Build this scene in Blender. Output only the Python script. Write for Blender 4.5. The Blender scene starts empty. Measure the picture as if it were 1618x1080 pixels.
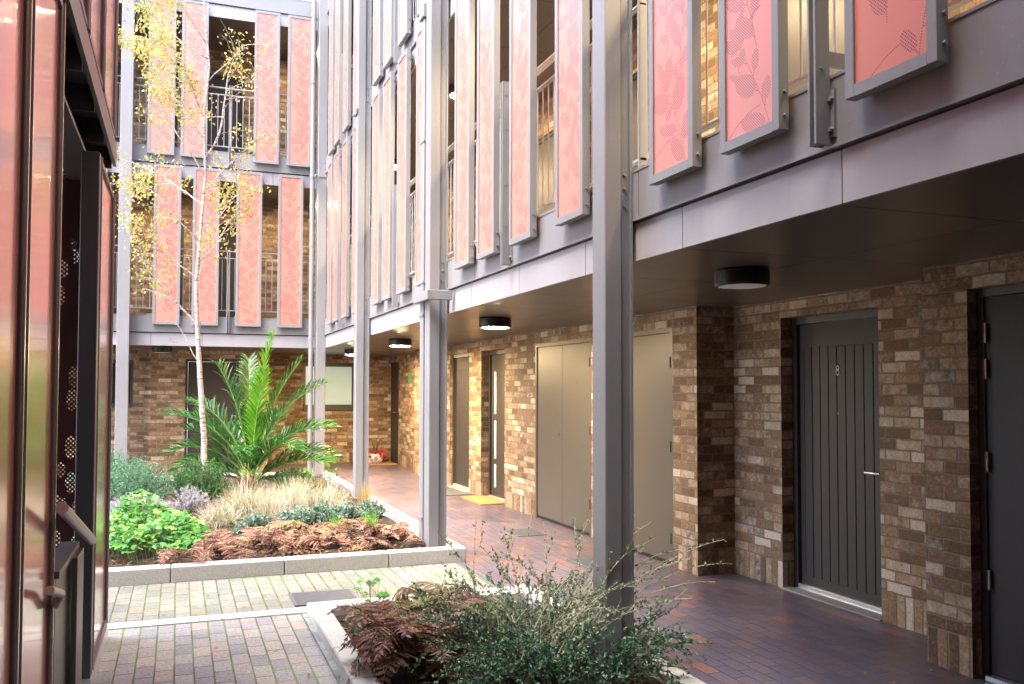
import bpy, math, random
from mathutils import Vector, Matrix
random.seed(7)
S = bpy.context.scene
COL = S.collection
R = math.radians
# ------------------------------------------------------------ camera
yaw, pitch, roll = R(20.729), R(2.009), R(0.104)
cd = bpy.data.cameras.new("camera"); cam = bpy.data.objects.new("camera", cd); COL.objects.link(cam)
fwd = Vector((math.sin(yaw)*math.cos(pitch), math.cos(yaw)*math.cos(pitch), math.sin(pitch)))
rt = Vector((math.cos(yaw), -math.sin(yaw), 0)); up = rt.cross(fwd)
r2 = rt*math.cos(roll)+up*math.sin(roll); u2 = -rt*math.sin(roll)+up*math.cos(roll)
M = Matrix((r2, u2, -fwd)).transposed().to_4x4(); M.translation = Vector((0, 0, 1.6)); cam.matrix_world = M
cd.sensor_width = 36; cd.lens = 1390.17/1618*36; cd.shift_y = 26.0/1618; cd.clip_end = 500; cd.clip_start = 0.05
S.camera = cam
# ------------------------------------------------------------ light
SUN_EL, SUN_AZ = R(60), R(245)      # azimuth from north (+Y), clockwise
w = bpy.data.worlds.new("World"); S.world = w; w.use_nodes = True
nt = w.node_tree; bg = nt.nodes["Background"]
sky = nt.nodes.new("ShaderNodeTexSky"); sky.sky_type = 'NISHITA'; sky.sun_disc = False
sky.sun_elevation = SUN_EL; sky.sun_rotation = SUN_AZ; sky.dust_density = 4.0; sky.air_density = 1.0
hs = nt.nodes.new("ShaderNodeHueSaturation"); hs.inputs['Saturation'].default_value = 1.0
nt.links.new(sky.outputs[0], hs.inputs['Color']); nt.links.new(hs.outputs[0], bg.inputs[0]); bg.inputs[1].default_value = 0.15
sd = bpy.data.lights.new("sun", 'SUN'); sd.energy = .8; sd.angle = R(40); sd.color = (1, .985, .97)
so = bpy.data.objects.new("sun", sd); COL.objects.link(so)
sdir = Vector((math.sin(SUN_AZ)*math.cos(SUN_EL), math.cos(SUN_AZ)*math.cos(SUN_EL), math.sin(SUN_EL)))
so.rotation_euler = sdir.to_track_quat('Z', 'Y').to_euler(); so.location = (0, 0, 20)
S.view_settings.view_transform = 'Standard'; S.view_settings.look = 'None'
S.view_settings.exposure = 3.05; S.view_settings.gamma = 1
S.render.engine = 'CYCLES'
S.cycles.max_bounces = 8; S.cycles.transparent_max_bounces = 12
S.render.resolution_x = 1024; S.render.resolution_y = 684

# ------------------------------------------------------------ node helpers
class NG:
    def __init__(s, name):
        s.m = bpy.data.materials.new(name); s.m.use_nodes = True
        s.t = s.m.node_tree; s.b = s.t.nodes["Principled BSDF"]; s.out = s.t.nodes["Material Output"]
    def n(s, typ, **kw):
        d = s.t.nodes.new(typ)
        for k, v in kw.items(): setattr(d, k, v)
        return d
    def put(s, sock, v):
        if v is None: return
        if isinstance(v, bpy.types.NodeSocket): s.t.links.new(v, sock)
        else: sock.default_value = v
    def math(s, op, a, b=None, c=None, clamp=False):
        d = s.n("ShaderNodeMath", operation=op, use_clamp=clamp)
        s.put(d.inputs[0], a); s.put(d.inputs[1], b); s.put(d.inputs[2], c)
        return d.outputs[0]
    def ramp(s, fac, stops, interp='LINEAR'):
        d = s.n("ShaderNodeValToRGB"); cr = d.color_ramp; cr.interpolation = interp
        while len(cr.elements) > 1: cr.elements.remove(cr.elements[-1])
        cr.elements[0].position = stops[0][0]; cr.elements[0].color = (*stops[0][1], 1)
        for p, c in stops[1:]:
            e = cr.elements.new(p); e.color = (*c, 1)
        s.put(d.inputs[0], fac); return d.outputs[0]
    def mix(s, f, a, b, blend='MIX'):
        d = s.n("ShaderNodeMix", data_type='RGBA', blend_type=blend)
        s.put(d.inputs[0], f)
        for i, v in ((6, a), (7, b)):
            if isinstance(v, tuple) and len(v) == 3: v = (*v, 1)
            s.put(d.inputs[i], v)
        return d.outputs[2]
    def noise(s, vec, scale, detail=3, rough=.6):
        d = s.n("ShaderNodeTexNoise"); d.inputs['Scale'].default_value = scale
        d.inputs['Detail'].default_value = detail; d.inputs['Roughness'].default_value = rough
        s.put(d.inputs['Vector'], vec); return d.outputs[0]
    def pos(s):
        return s.n("ShaderNodeNewGeometry").outputs['Position']
    def uv(s):
        d = s.n("ShaderNodeUVMap"); d.uv_map = "UVMap"; return d.outputs[0]
    def bump(s, h, strength, dist):
        d = s.n("ShaderNodeBump"); d.inputs['Strength'].default_value = strength; d.inputs['Distance'].default_value = dist
        s.put(d.inputs['Height'], h); s.put(s.b.inputs['Normal'], d.outputs[0])
    def set(s, **kw):
        names = dict(col='Base Color', rough='Roughness', metal='Metallic', spec='Specular IOR Level', coat='Coat Weight',
                     coatr='Coat Roughness', ecol='Emission Color', estr='Emission Strength', trans='Transmission Weight', ior='IOR', alpha='Alpha')
        for k, v in kw.items():
            if isinstance(v, tuple) and len(v) == 3: v = (*v, 1)
            s.put(s.b.inputs[names[k]], v)
        return s

def plain(name, col, rough=.5, metal=0., var=.12, scale=3., bump=0., **kw):
    g = NG(name); p = g.pos()
    n = g.noise(p, scale, 5)
    c = g.mix(n, tuple(x*(1-var*1.6) for x in col), tuple(min(1, x*(1+var*1.6)) for x in col))
    g.set(col=c, metal=metal, **kw)
    rn = g.math('MULTIPLY_ADD', g.noise(p, scale*2, 2), .10, rough-.05); g.set(rough=rn)
    if bump: g.bump(g.noise(p, 180, 4), bump, .002)
    return g.m

def weathered(name, col, rough, dirt=.35):
    g = NG(name); p = g.pos()
    mp = g.n("ShaderNodeMapping"); mp.inputs['Scale'].default_value = (14, 14, .9); g.put(mp.inputs[0], p)
    st_ = g.noise(mp.outputs[0], 2.2, 6, .7); bl = g.noise(p, 1.4, 5, .6); sp_ = g.noise(p, 90, 2, .5)
    c = g.mix(bl, tuple(x*.86 for x in col), tuple(x*1.12 for x in col))
    f = g.n("ShaderNodeMapRange"); g.put(f.inputs[0], st_); f.inputs[1].default_value = .5; f.inputs[2].default_value = .78; f.inputs[4].default_value = dirt
    c = g.mix(f.outputs[0], c, tuple(x*.55 for x in (col[0]*1.05, col[1], col[2]*.85)))
    f2 = g.n("ShaderNodeMapRange"); g.put(f2.inputs[0], sp_); f2.inputs[1].default_value = .68; f2.inputs[2].default_value = .75; f2.inputs[4].default_value = .3
    c = g.mix(f2.outputs[0], c, (.45,.43,.40))
    g.set(col=c, rough=g.math('MULTIPLY_ADD', bl, .2, rough-.1)); return g.m

def brick(name, L, H, mort, stops, mcol, swap=False, soldier=False, rough=.8, bumpd=.006, jit=.0015, smear=None, extra=None, shift=.5, rrange=.1):
    g = NG(name)
    vec = g.uv()
    sp = g.n("ShaderNodeSeparateXYZ"); 
    # wobble the joints a little
    nz = g.n("ShaderNodeTexNoise"); nz.inputs['Scale'].default_value = 14; nz.inputs['Detail'].default_value = 3
    g.put(nz.inputs['Vector'], vec)
    vm = g.n("ShaderNodeVectorMath", operation='MULTIPLY_ADD')
    g.put(vm.inputs[0], nz.outputs[1]); vm.inputs[1].default_value = (jit*4,)*3; g.put(vm.inputs[2], vec)
    g.put(sp.inputs[0], vm.outputs[0])
    u, v = (sp.outputs[1], sp.outputs[0]) if swap else (sp.outputs[0], sp.outputs[1])
    if soldier:
        so_ = g.math('LESS_THAN', v, .225)
        Ls = g.math('MULTIPLY_ADD', so_, .075-L, L); Hs = g.math('MULTIPLY_ADD', so_, .225-H, H)
    else: Ls, Hs = L, H
    vv = g.math('DIVIDE', v, Hs); row = g.math('FLOOR', vv); fv = g.math('MULTIPLY', g.math('FRACT', vv), Hs)
    wn = g.n("ShaderNodeTexWhiteNoise", noise_dimensions='1D'); g.put(wn.inputs['W'], row)
    uu = g.math('ADD', g.math('ADD', g.math('DIVIDE', u, Ls), g.math('MULTIPLY', row, shift)), g.math('MULTIPLY', wn.outputs[0], .16))
    colm = g.math('FLOOR', uu); fu = g.math('MULTIPLY', g.math('FRACT', uu), Ls)
    du = g.math('MINIMUM', fu, g.math('SUBTRACT', Ls, fu)); dv = g.math('MINIMUM', fv, g.math('SUBTRACT', Hs, fv))
    d = g.math('MINIMUM', du, dv)
    mr = g.n("ShaderNodeMapRange", interpolation_type='SMOOTHSTEP'); g.put(mr.inputs[0], d)
    mr.inputs[1].default_value = mort*.35; mr.inputs[2].default_value = mort*.75
    mask = mr.outputs[0]
    cx = g.n("ShaderNodeCombineXYZ"); g.put(cx.inputs[0], colm); g.put(cx.inputs[1], row)
    w2 = g.n("ShaderNodeTexWhiteNoise", noise_dimensions='2D'); g.put(w2.inputs['Vector'], cx.outputs[0])
    rnd = w2.outputs[0]
    base = g.ramp(rnd, stops, 'CONSTANT' if len(stops) > 5 else 'LINEAR')
    p = g.pos()
    fine = g.noise(p, 55, 5, .7)
    base = g.mix(.75, base, g.mix(1.0, base, g.ramp(fine, [(.3, (.35,.33,.30)), (.7, (1.55,1.55,1.5))]), 'MULTIPLY'))
    big = g.noise(p, 1.1, 4, .65)
    base = g.mix(1.0, base, g.ramp(big, [(.3, (.72,.70,.68)), (.7, (1.15,1.15,1.15))]), 'MULTIPLY')
    if smear:
        sc, colr, lo, hi = smear
        sm = g.noise(p, sc, 6, .75)
        f = g.n("ShaderNodeMapRange"); g.put(f.inputs[0], g.math('ADD', sm, g.math('MULTIPLY', rnd, .22))); f.inputs[1].default_value = lo; f.inputs[2].default_value = hi; f.inputs[4].default_value = .7
        base = g.mix(f.outputs[0], base, colr)
    mc = mcol
    if extra:   # moss in joints
        sc, colr, lo, hi = extra
        sm = g.noise(p, sc, 4, .6)
        f = g.n("ShaderNodeMapRange"); g.put(f.inputs[0], sm); f.inputs[1].default_value = lo; f.inputs[2].default_value = hi
        mc = g.mix(f.outputs[0], mcol, colr)
        g2 = g.n("ShaderNodeMapRange"); g.put(g2.inputs[0], sm); g2.inputs[1].default_value = lo; g2.inputs[2].default_value = hi+.1; g2.inputs[4].default_value = .22
        base = g.mix(g2.outputs[0], base, colr)
    g.set(col=g.mix(mask, mc, base))
    g.set(rough=g.math('ADD', g.math('MULTIPLY', fine, rrange*2), rough-rrange))
    h = g.math('ADD', mask, g.math('MULTIPLY', fine, .35))
    h = g.math('ADD', h, g.math('MULTIPLY', rnd, .35))
    g.bump(h, .8, bumpd)
    return g.m

def leafmat(name, stops, trans=.25, rough=.5, spec=.5):
    g = NG(name)
    rp = g.n("ShaderNodeNewGeometry").outputs['Random Per Island']
    c = g.ramp(rp, stops)
    g.set(col=c, rough=rough, spec=spec)
    tr = g.n("ShaderNodeBsdfTranslucent"); g.put(tr.inputs[0], c)
    mx = g.n("ShaderNodeMixShader"); mx.inputs[0].default_value = trans
    g.t.links.new(g.b.outputs[0], mx.inputs[1]); g.t.links.new(tr.outputs[0], mx.inputs[2]); g.t.links.new(mx.outputs[0], g.out.inputs[0])
    return g.m

MAT = {}
MAT['brick'] = brick('stock_brick', .225, .075, .011,
    [(0, (.15,.088,.048)), (.14, (.21,.128,.068)), (.30, (.28,.18,.10)), (.44, (.18,.108,.058)), (.58, (.32,.215,.125)), (.72, (.235,.145,.078)), (.85, (.37,.27,.175)), (.93, (.50,.41,.31)), (.975, (.12,.085,.06))],
    (.21,.165,.115), soldier=True, smear=(16, (.55,.46,.37), .60, .84), bumpd=.009, jit=.0042, rough=.88)
MAT['walk'] = brick('red_brick_paving', .205, .1, .006,
    [(0, (.125,.105,.15)), (.18, (.155,.118,.155)), (.34, (.10,.095,.145)), (.5, (.14,.11,.15)), (.66, (.165,.118,.145)), (.78, (.12,.108,.155)), (.92, (.24,.125,.12)), (.96, (.16,.115,.14))],
    (.045,.040,.048), swap=True, rough=.32, bumpd=.005, jit=.0008, rrange=.10)
MAT['paver'] = brick('light_concrete_pavers', .205, .105, .008,
    [(0, (0.288,0.284,0.296)), (.2, (0.344,0.336,0.336)), (.4, (0.264,0.272,0.288)), (.55, (0.376,0.320,0.304)), (.66, (0.320,0.308,0.328)), (.82, (0.352,0.352,0.344)), (.93, (0.400,0.368,0.336))],
    (.07,.08,.045), swap=True, rough=.7, bumpd=.006, jit=.0012, extra=(1.1, (.17,.24,.07), .44, .60))
MAT['mossy'] = brick('mossy_concrete_pavers', .205, .105, .008,
    [(0, (.22,.215,.20)), (.2, (.26,.25,.22)), (.4, (.20,.205,.19)), (.55, (.27,.24,.20)), (.66, (.24,.235,.21)), (.82, (.28,.275,.24)), (.93, (.30,.28,.23))],
    (.05,.065,.03), swap=True, rough=.7, bumpd=.006, jit=.0014, extra=(1.5, (.11,.19,.04), .38, .58))
MAT['steel'] = weathered('grey_painted_steel', (.21,.207,.215), .42, .18)
MAT['galv'] = plain('pale_grey_rail_paint', (.42,.42,.43), .4, 0, .06, 2)
MAT['steel_dark'] = plain('dark_grey_painted_steel', (.085,.078,.078), .4, 0, .1, 2, spec=.5)
MAT['fascia'] = weathered('grey_fascia_board', (.34,.327,.345), .40, .14)
MAT['soffit'] = plain('brown_soffit_board', (.10,.085,.072), .30, 0, .06, .7, spec=.45)
MAT['slab'] = plain('concrete_slab', (.25,.24,.23), .8, 0, .1, 2)
MAT['door_dark'] = plain('charcoal_door_paint', (.040,.034,.030), .55, 0, .06, 2, spec=.35)
MAT['door_taupe'] = plain('taupe_door_paint', (.088,.076,.060), .42, 0, .06, 1.1)
MAT['frame_dark'] = plain('dark_brown_frame', (.040,.036,.034), .4, 0, .08, 3)
MAT['chrome'] = plain('brushed_steel', (.7,.68,.64), .25, 1., .05, 8)
MAT['silver'] = plain('aluminium_threshold', (.6,.6,.6), .35, .8, .08, 8)
MAT['granite'] = None
g = NG('granite_kerb'); p = g.pos(); a = g.noise(p, 240, 3, .8); b = g.noise(p, 3, 4)
c = g.ramp(a, [(.35, (.20,.19,.18)), (.5, (.44,.42,.40)), (.66, (.64,.62,.59))])
c = g.mix(g.math('MULTIPLY', b, .35), c, (.30,.30,.22)); g.set(col=c, rough=.75); g.bump(a, .5, .004); MAT['granite'] = g.m
g = NG('pale_kerb'); p = g.pos(); a = g.noise(p, 160, 3, .8); b = g.noise(p, 4, 4)
c = g.ramp(a, [(.35, (.42,.41,.37)), (.5, (.56,.55,.50)), (.66, (.68,.67,.62))])
c = g.mix(g.math('MULTIPLY', b, .35), c, (.30,.33,.20)); g.set(col=c, rough=.75); g.bump(a, .4, .003); MAT['pale'] = g.m
g = NG('garden_soil'); p = g.pos(); a = g.noise(p, 30, 6, .8)
g.set(col=g.ramp(a, [(.3, (.018,.012,.008)), (.55, (.05,.033,.022)), (.75, (.11,.075,.05))]), rough=.95); g.bump(a, 1, .03); MAT['soil'] = g.m
g = NG('concrete_ground'); p = g.pos(); a = g.noise(p, 3, 6, .7)
g.set(col=g.ramp(a, [(.3, (.18,.17,.16)), (.7, (.28,.27,.26))]), rough=.85); MAT['ground'] = g.m
# screen sheets
def screenmat(name, dots, base=(.60,.205,.155), dark=(.13,.03,.045), rough=.42, coat=.2):
    g = NG(name); sp = g.n("ShaderNodeSeparateXYZ"); g.put(sp.inputs[0], g.uv())
    n = g.noise(g.pos(), 1.3, 3); c = g.mix(n, tuple(x*.92 for x in base), base)
    if dots:
        P = .0095
        a = g.math('FRACT', g.math('DIVIDE', g.math('ADD', sp.outputs[0], sp.outputs[1]), P*1.414))
        b = g.math('FRACT', g.math('DIVIDE', g.math('SUBTRACT', sp.outputs[0], sp.outputs[1]), P*1.414))
        d = g.math('SQRT', g.math('ADD', g.math('POWER', g.math('ABSOLUTE', g.math('SUBTRACT', a, .5)), 2.), g.math('POWER', g.math('ABSOLUTE', g.math('SUBTRACT', b, .5)), 2.)))
        mr = g.n("ShaderNodeMapRange"); g.put(mr.inputs[0], d); mr.inputs[1].default_value = .26; mr.inputs[2].default_value = .36
        c = g.mix(mr.outputs[0], dark, c)
    g.set(col=c, rough=rough, coat=coat, coatr=.12)
    return g.m
MAT['screen'] = screenmat('salmon_metal_sheet', False)
MAT['screen_dots'] = screenmat('salmon_perforated_leaf', True)
MAT['hole'] = plain('dark_perforation', (.25,.05,.055), .6)
MAT['gloss'] = screenmat('glossy_red_sheet', False, base=(.66,.20,.18), rough=.20, coat=1.)
g = [m for m in (MAT['gloss'],)][0]; 
def glossfix(m):
    t = m.node_tree; b = t.nodes["Principled BSDF"]; b.inputs['Metallic'].default_value = .25; b.inputs['Coat Roughness'].default_value = .03
    # shallow ripples of the perforated sheet
    w_ = t.nodes.new("ShaderNodeTexWave"); w_.inputs['Scale'].default_value = 60; w_.inputs['Distortion'].default_value = 5; w_.inputs['Detail'].default_value = 2
    w_.bands_direction = 'Z'
    pz = t.nodes.new("ShaderNodeNewGeometry"); t.links.new(pz.outputs['Position'], w_.inputs['Vector'])
    bp = t.nodes.new("ShaderNodeBump"); bp.inputs['Strength'].default_value = .035; bp.inputs['Distance'].default_value = .004
    t.links.new(w_.outputs[1], bp.inputs['Height']); t.links.new(bp.outputs[0], b.inputs['Normal']); t.links.new(bp.outputs[0], b.inputs['Coat Normal'])
glossfix(MAT['gloss'])
MAT['gloss_dots'] = screenmat('glossy_red_leaf', True, base=(.68,.25,.23), dark=(.30,.08,.08), rough=.22, coat=.9); glossfix(MAT['gloss_dots'])
# truly perforated dark red sheet
g = NG('dark_red_perforated_sheet'); sp = g.n("ShaderNodeSeparateXYZ"); g.put(sp.inputs[0], g.uv())
P = .019
a = g.math('FRACT', g.math('DIVIDE', g.math('ADD', sp.outputs[0], sp.outputs[1]), P*1.414)); b = g.math('FRACT', g.math('DIVIDE', g.math('SUBTRACT', sp.outputs[0], sp.outputs[1]), P*1.414))
d = g.math('SQRT', g.math('ADD', g.math('POWER', g.math('ABSOLUTE', g.math('SUBTRACT', a, .5)), 2.), g.math('POWER', g.math('ABSOLUTE', g.math('SUBTRACT', b, .5)), 2.)))
hole = g.math('LESS_THAN', d, .30)
vo = g.n("ShaderNodeTexVoronoi"); vo.inputs['Scale'].default_value = 6.5
mp = g.n("ShaderNodeMapping"); mp.inputs['Scale'].default_value = (1.7, .8, 1); mp.inputs['Rotation'].default_value = (0, 0, .5)
g.put(mp.inputs[0], g.uv()); g.put(vo.inputs['Vector'], mp.outputs[0])
leafz = g.math('LESS_THAN', vo.outputs[0], .36)
g.set(col=(.05,.012,.014), rough=.5, alpha=g.math('SUBTRACT', 1.0, g.math('MULTIPLY', hole, leafz))); MAT['perf'] = g.m
# lamps
MAT['lamp_body'] = plain('black_lamp_housing', (.012,.012,.014), .35)
g = NG('lamp_diffuser_on'); g.set(col=(.9,.85,.75), rough=.5, ecol=(1., .74, .42), estr=75.); MAT['lamp_on'] = g.m
g = NG('lamp_diffuser_dim'); g.set(col=(.42,.42,.43), rough=.4, ecol=(1., .9, .8), estr=.01); MAT['lamp_dim'] = g.m
g = NG('window_glass'); g.set(col=(.02,.022,.025), rough=.04, spec=.9, coat=1.); MAT['glass'] = g.m
g = NG('frosted_window'); n = g.noise(g.pos(), 1.2, 3); g.set(col=g.mix(n, (.34,.46,.40), (.46,.56,.52)), rough=.25, ecol=(.7,.95,.85), estr=.035); MAT['frost'] = g.m  # slight glow of the pane is put into the material as emission
MAT['mat_coir'] = plain('coir_doormat', (.36,.19,.075), .95, 0, .25, 40, bump=.8)
MAT['mat_dark'] = plain('dark_drain_cover', (.085,.095,.11), .6, 0, .2, 30, bump=.5)
MAT['green_sign'] = plain('green_sign_face', (.10,.30,.13), .5)
MAT['white'] = plain('white_marking', (.75,.74,.70), .5)
MAT['red_cloth'] = plain('red_wrapping', (.62,.02,.035), .5, 0, .2, 8)
MAT['black'] = plain('black_shadow_gap', (.01,.01,.01), .8)
# plants
g = NG('birch_bark'); p = g.pos(); 
mp = g.n("ShaderNodeMapping"); mp.inputs['Scale'].default_value = (4, 4, 22); g.put(mp.inputs[0], p)
a = g.noise(mp.outputs[0], 2.2, 4, .7); g.set(col=g.ramp(a, [(.36, (.08,.06,.05)), (.48, (.36,.30,.27)), (.7, (.50,.43,.39))]), rough=.8); MAT['birch'] = g.m
MAT['twig'] = plain('dark_twig', (.11,.075,.055), .8, 0, .2, 10)
MAT['twig_pale'] = plain('pale_stem', (.52,.50,.36), .7, 0, .2, 10)
MAT['birch_leaf'] = leafmat('birch_leaf', [(0, (.24,.30,.06)), (.35, (.44,.42,.12)), (.65, (.58,.50,.20)), (.88, (.52,.34,.14)), (1, (.30,.36,.12))], .5)
MAT['palm'] = leafmat('palm_leaflet', [(0, (.012,.07,.012)), (.5, (.028,.13,.022)), (.85, (.06,.20,.04)), (1, (.22,.30,.14))], .3, .30, .7)
MAT['palm_new'] = leafmat('young_palm_leaflet', [(0, (.06,.24,.012)), (.5, (.13,.37,.02)), (1, (.24,.48,.04))], .4, .35)
MAT['palm_rib'] = plain('palm_rib', (.16,.30,.05), .5)
MAT['palm_stub'] = plain('palm_fibre', (.20,.12,.06), .9, 0, .3, 30, bump=.6)
MAT['rosemary'] = leafmat('blue_green_foliage', [(0, (.03,.12,.055)), (.5, (.07,.22,.11)), (.85, (.15,.32,.18)), (1, (.27,.40,.26))], .2)
MAT['darkbush'] = leafmat('dark_green_foliage', [(0, (.015,.07,.018)), (.6, (.045,.15,.035)), (1, (.10,.24,.06))], .2)
MAT['silver'+'_leaf'] = leafmat('silver_foliage', [(0, (.24,.26,.27)), (.5, (.34,.35,.38)), (1, (.46,.42,.46))], .2, .7)
MAT['geran'] = leafmat('bright_green_foliage', [(0, (.02,.11,.014)), (.45, (.06,.25,.03)), (.8, (.13,.36,.05)), (1, (.26,.36,.08))], .35, .45)
MAT['sedge'] = leafmat('straw_sedge', [(0, (.14,.11,.08)), (.25, (.42,.35,.27)), (.5, (.62,.54,.47)), (.66, (.50,.42,.30)), (.8, (.26,.32,.15)), (1, (.10,.22,.07))], .25, .6)
MAT['sedge_g'] = leafmat('green_blade', [(0, (.08,.30,.03)), (.5, (.18,.42,.06)), (1, (.32,.48,.10))], .35)
MAT['sedge_b'] = leafmat('golden_blade', [(0, (.38,.26,.10)), (.5, (.48,.34,.16)), (1, (.30,.28,.10))], .3)
MAT['euph'] = leafmat('blue_grey_leaf', [(0, (.07,.15,.11)), (.5, (.15,.25,.19)), (1, (.30,.38,.30))], .2)
MAT['fern'] = leafmat('dead_fern', [(0, (.035,.018,.014)), (.3, (.12,.055,.038)), (.6, (.24,.115,.08)), (.85, (.38,.22,.16)), (1, (.30,.27,.10))], .2, .7, .3)
MAT['fern_pale'] = leafmat('pale_dead_fern', [(0, (.16,.10,.05)), (.4, (.32,.21,.12)), (.7, (.38,.30,.17)), (1, (.22,.28,.07))], .25, .7, .3)
MAT['coton'] = leafmat('small_dark_leaf', [(0, (.02,.075,.035)), (.5, (.06,.18,.08)), (.85, (.15,.32,.16)), (1, (.32,.44,.30))], .15, .35, .7)
MAT['coton_l'] = leafmat('small_pale_leaf', [(0, (.08,.17,.05)), (.5, (.20,.27,.12)), (1, (.40,.40,.24))], .25, .45)
MAT['litter'] = leafmat('leaf_litter', [(0, (.06,.03,.02)), (.5, (.16,.085,.05)), (.85, (.27,.16,.10)), (1, (.5,.33,.10))], .1, .8, .2)

# ------------------------------------------------------------ mesh builder
class MB:
    def __init__(s): s.v = []; s.f = []; s.mi = []
    def quad(s, a, b, c, d, mi=0):
        i = len(s.v); s.v += [a, b, c, d]; s.f.append((i, i+1, i+2, i+3)); s.mi.append(mi)
    def poly(s, pts, mi=0):
        i = len(s.v); s.v += pts; s.f.append(tuple(range(i, i+len(pts)))); s.mi.append(mi)
    def box(s, x0, x1, y0, y1, z0, z1, mi=0, bev=0.):
        if x1 < x0: x0, x1 = x1, x0
        if y1 < y0: y0, y1 = y1, y0
        if z1 < z0: z0, z1 = z1, z0
        i = len(s.v)
        if bev <= 0:
            s.v += [(x, y, z) for x in (x0, x1) for y in (y0, y1) for z in (z0, z1)]
            for q in ((0,1,3,2), (4,6,7,5), (0,4,5,1), (2,3,7,6), (0,2,6,4), (1,5,7,3)):
                s.f.append(tuple(i+k for k in q)); s.mi.append(mi)
            return
        b = min(bev, (x1-x0)*.45, (y1-y0)*.45, (z1-z0)*.45)
        X = (x0, x1); Y = (y0, y1); Z = (z0, z1); idx = {}
        for a in (0, 1):
            for c in (0, 1):
                for e in (0, 1):
                    sx, sy, sz = (1-2*a)*b, (1-2*c)*b, (1-2*e)*b
                    for k, vv in enumerate(((X[a], Y[c]+sy, Z[e]+sz), (X[a]+sx, Y[c], Z[e]+sz), (X[a]+sx, Y[c]+sy, Z[e]))):
                        idx[(a, c, e, k)] = len(s.v); s.v.append(vv)
        def F(*ks): s.f.append(tuple(idx[k] for k in ks)); s.mi.append(mi)
        for a in (0, 1):
            F((a,0,0,0), (a,1,0,0), (a,1,1,0), (a,0,1,0)); F((0,a,0,1), (1,a,0,1), (1,a,1,1), (0,a,1,1)); F((0,0,a,2), (1,0,a,2), (1,1,a,2), (0,1,a,2))
            for c in (0, 1):
                F((a,c,0,0), (a,c,1,0), (a,c,1,1), (a,c,0,1)); F((a,0,c,0), (a,1,c,0), (a,1,c,2), (a,0,c,2)); F((0,a,c,1), (1,a,c,1), (1,a,c,2), (0,a,c,2))
                for e in (0, 1): F((a,c,e,0), (a,c,e,1), (a,c,e,2))
    def tube(s, pts, rad, n=8, mi=0, cap=True):
        pts = [Vector(p) for p in pts]; k = len(pts)
        if not isinstance(rad, (list, tuple)): rad = [rad]*k
        base = len(s.v)
        for j, p in enumerate(pts):
            d = (pts[min(j+1, k-1)]-pts[max(j-1, 0)]); d = d.normalized() if d.length > 1e-9 else Vector((0,0,1))
            a = d.cross(Vector((0, 0, 1)) if abs(d.z) < .9 else Vector((0, 1, 0))).normalized(); b = d.cross(a)
            for q in range(n):
                t = 2*math.pi*q/n; s.v.append(tuple(p+(a*math.cos(t)+b*math.sin(t))*rad[j]))
        for j in range(k-1):
            for q in range(n):
                s.f.append((base+j*n+q, base+j*n+(q+1) % n, base+(j+1)*n+(q+1) % n, base+(j+1)*n+q)); s.mi.append(mi)
        if cap and n > 3:
            s.f.append(tuple(base+q for q in range(n))); s.mi.append(mi)
            s.f.append(tuple(base+(k-1)*n+q for q in reversed(range(n)))); s.mi.append(mi)
    def lathe(s, c, prof, n=32, mi=0):   # profile (r,z)
        base = len(s.v)
        for r_, z in prof:
            for q in range(n):
                t = 2*math.pi*q/n; s.v.append((c[0]+r_*math.cos(t), c[1]+r_*math.sin(t), c[2]+z))
        for j in range(len(prof)-1):
            for q in range(n):
                s.f.append((base+j*n+q, base+j*n+(q+1) % n, base+(j+1)*n+(q+1) % n, base+(j+1)*n+q)); s.mi.append(mi)
        s.f.append(tuple(base+q for q in range(n))); s.mi.append(mi)
        s.f.append(tuple(base+(len(prof)-1)*n+q for q in range(n))); s.mi.append(mi)
    def leaf(s, p, d, nrm, L, W, mi=0, fold=0.):   # pointed leaf, four verts or six
        d = d.normalized(); side = d.cross(nrm)
        if side.length < 1e-6: side = d.orthogonal()
        side.normalize(); n2 = side.cross(d)
        a = p; b = p+d*L*.45+side*W*.5+n2*fold; c = p+d*L; e = p+d*L*.45-side*W*.5+n2*fold
        s.quad(tuple(a), tuple(b), tuple(c), tuple(e), mi)
    def build(s, name, mats, parent=None, org=(0, 0, 0), smooth=False, loc=None):
        me = bpy.data.meshes.new(name)
        ox, oy, oz = org
        me.from_pydata([(a-ox, b-oy, c-oz) for a, b, c in s.v], [], s.f)
        if not isinstance(mats, (list, tuple)): mats = [mats]
        for m in mats: me.materials.append(m)
        me.polygons.foreach_set('material_index', s.mi)
        if smooth: me.polygons.foreach_set('use_smooth', [True]*len(s.f))
        uvl = me.uv_layers.new(name="UVMap"); me.update()
        data = [0.]*(2*len(me.loops)); V = s.v
        for pl in me.polygons:
            n = pl.normal; ax, ay, az = abs(n.x), abs(n.y), abs(n.z)
            for li in pl.loop_indices:
                x, y, z = V[me.loops[li].vertex_index]
                if az > ax and az > ay: data[2*li] = x; data[2*li+1] = y
                elif ax >= ay: data[2*li] = y; data[2*li+1] = z
                else: data[2*li] = x; data[2*li+1] = z
        uvl.data.foreach_set('uv', data)
        o = bpy.data.objects.new(name, me); COL.objects.link(o)
        if loc: o.location = loc
        if parent: o.parent = parent
        return o
def tag(o, label=None, cat=None, group=None, kind=None):
    for k, v in (('label', label), ('category', cat), ('group', group), ('kind', kind)):
        if v: o[k] = v
    return o
def empty(name, loc, label, cat, group=None):
    o = bpy.data.objects.new(name, None); COL.objects.link(o); o.location = loc; o.empty_display_size = .2
    return tag(o, label, cat, group)
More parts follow.
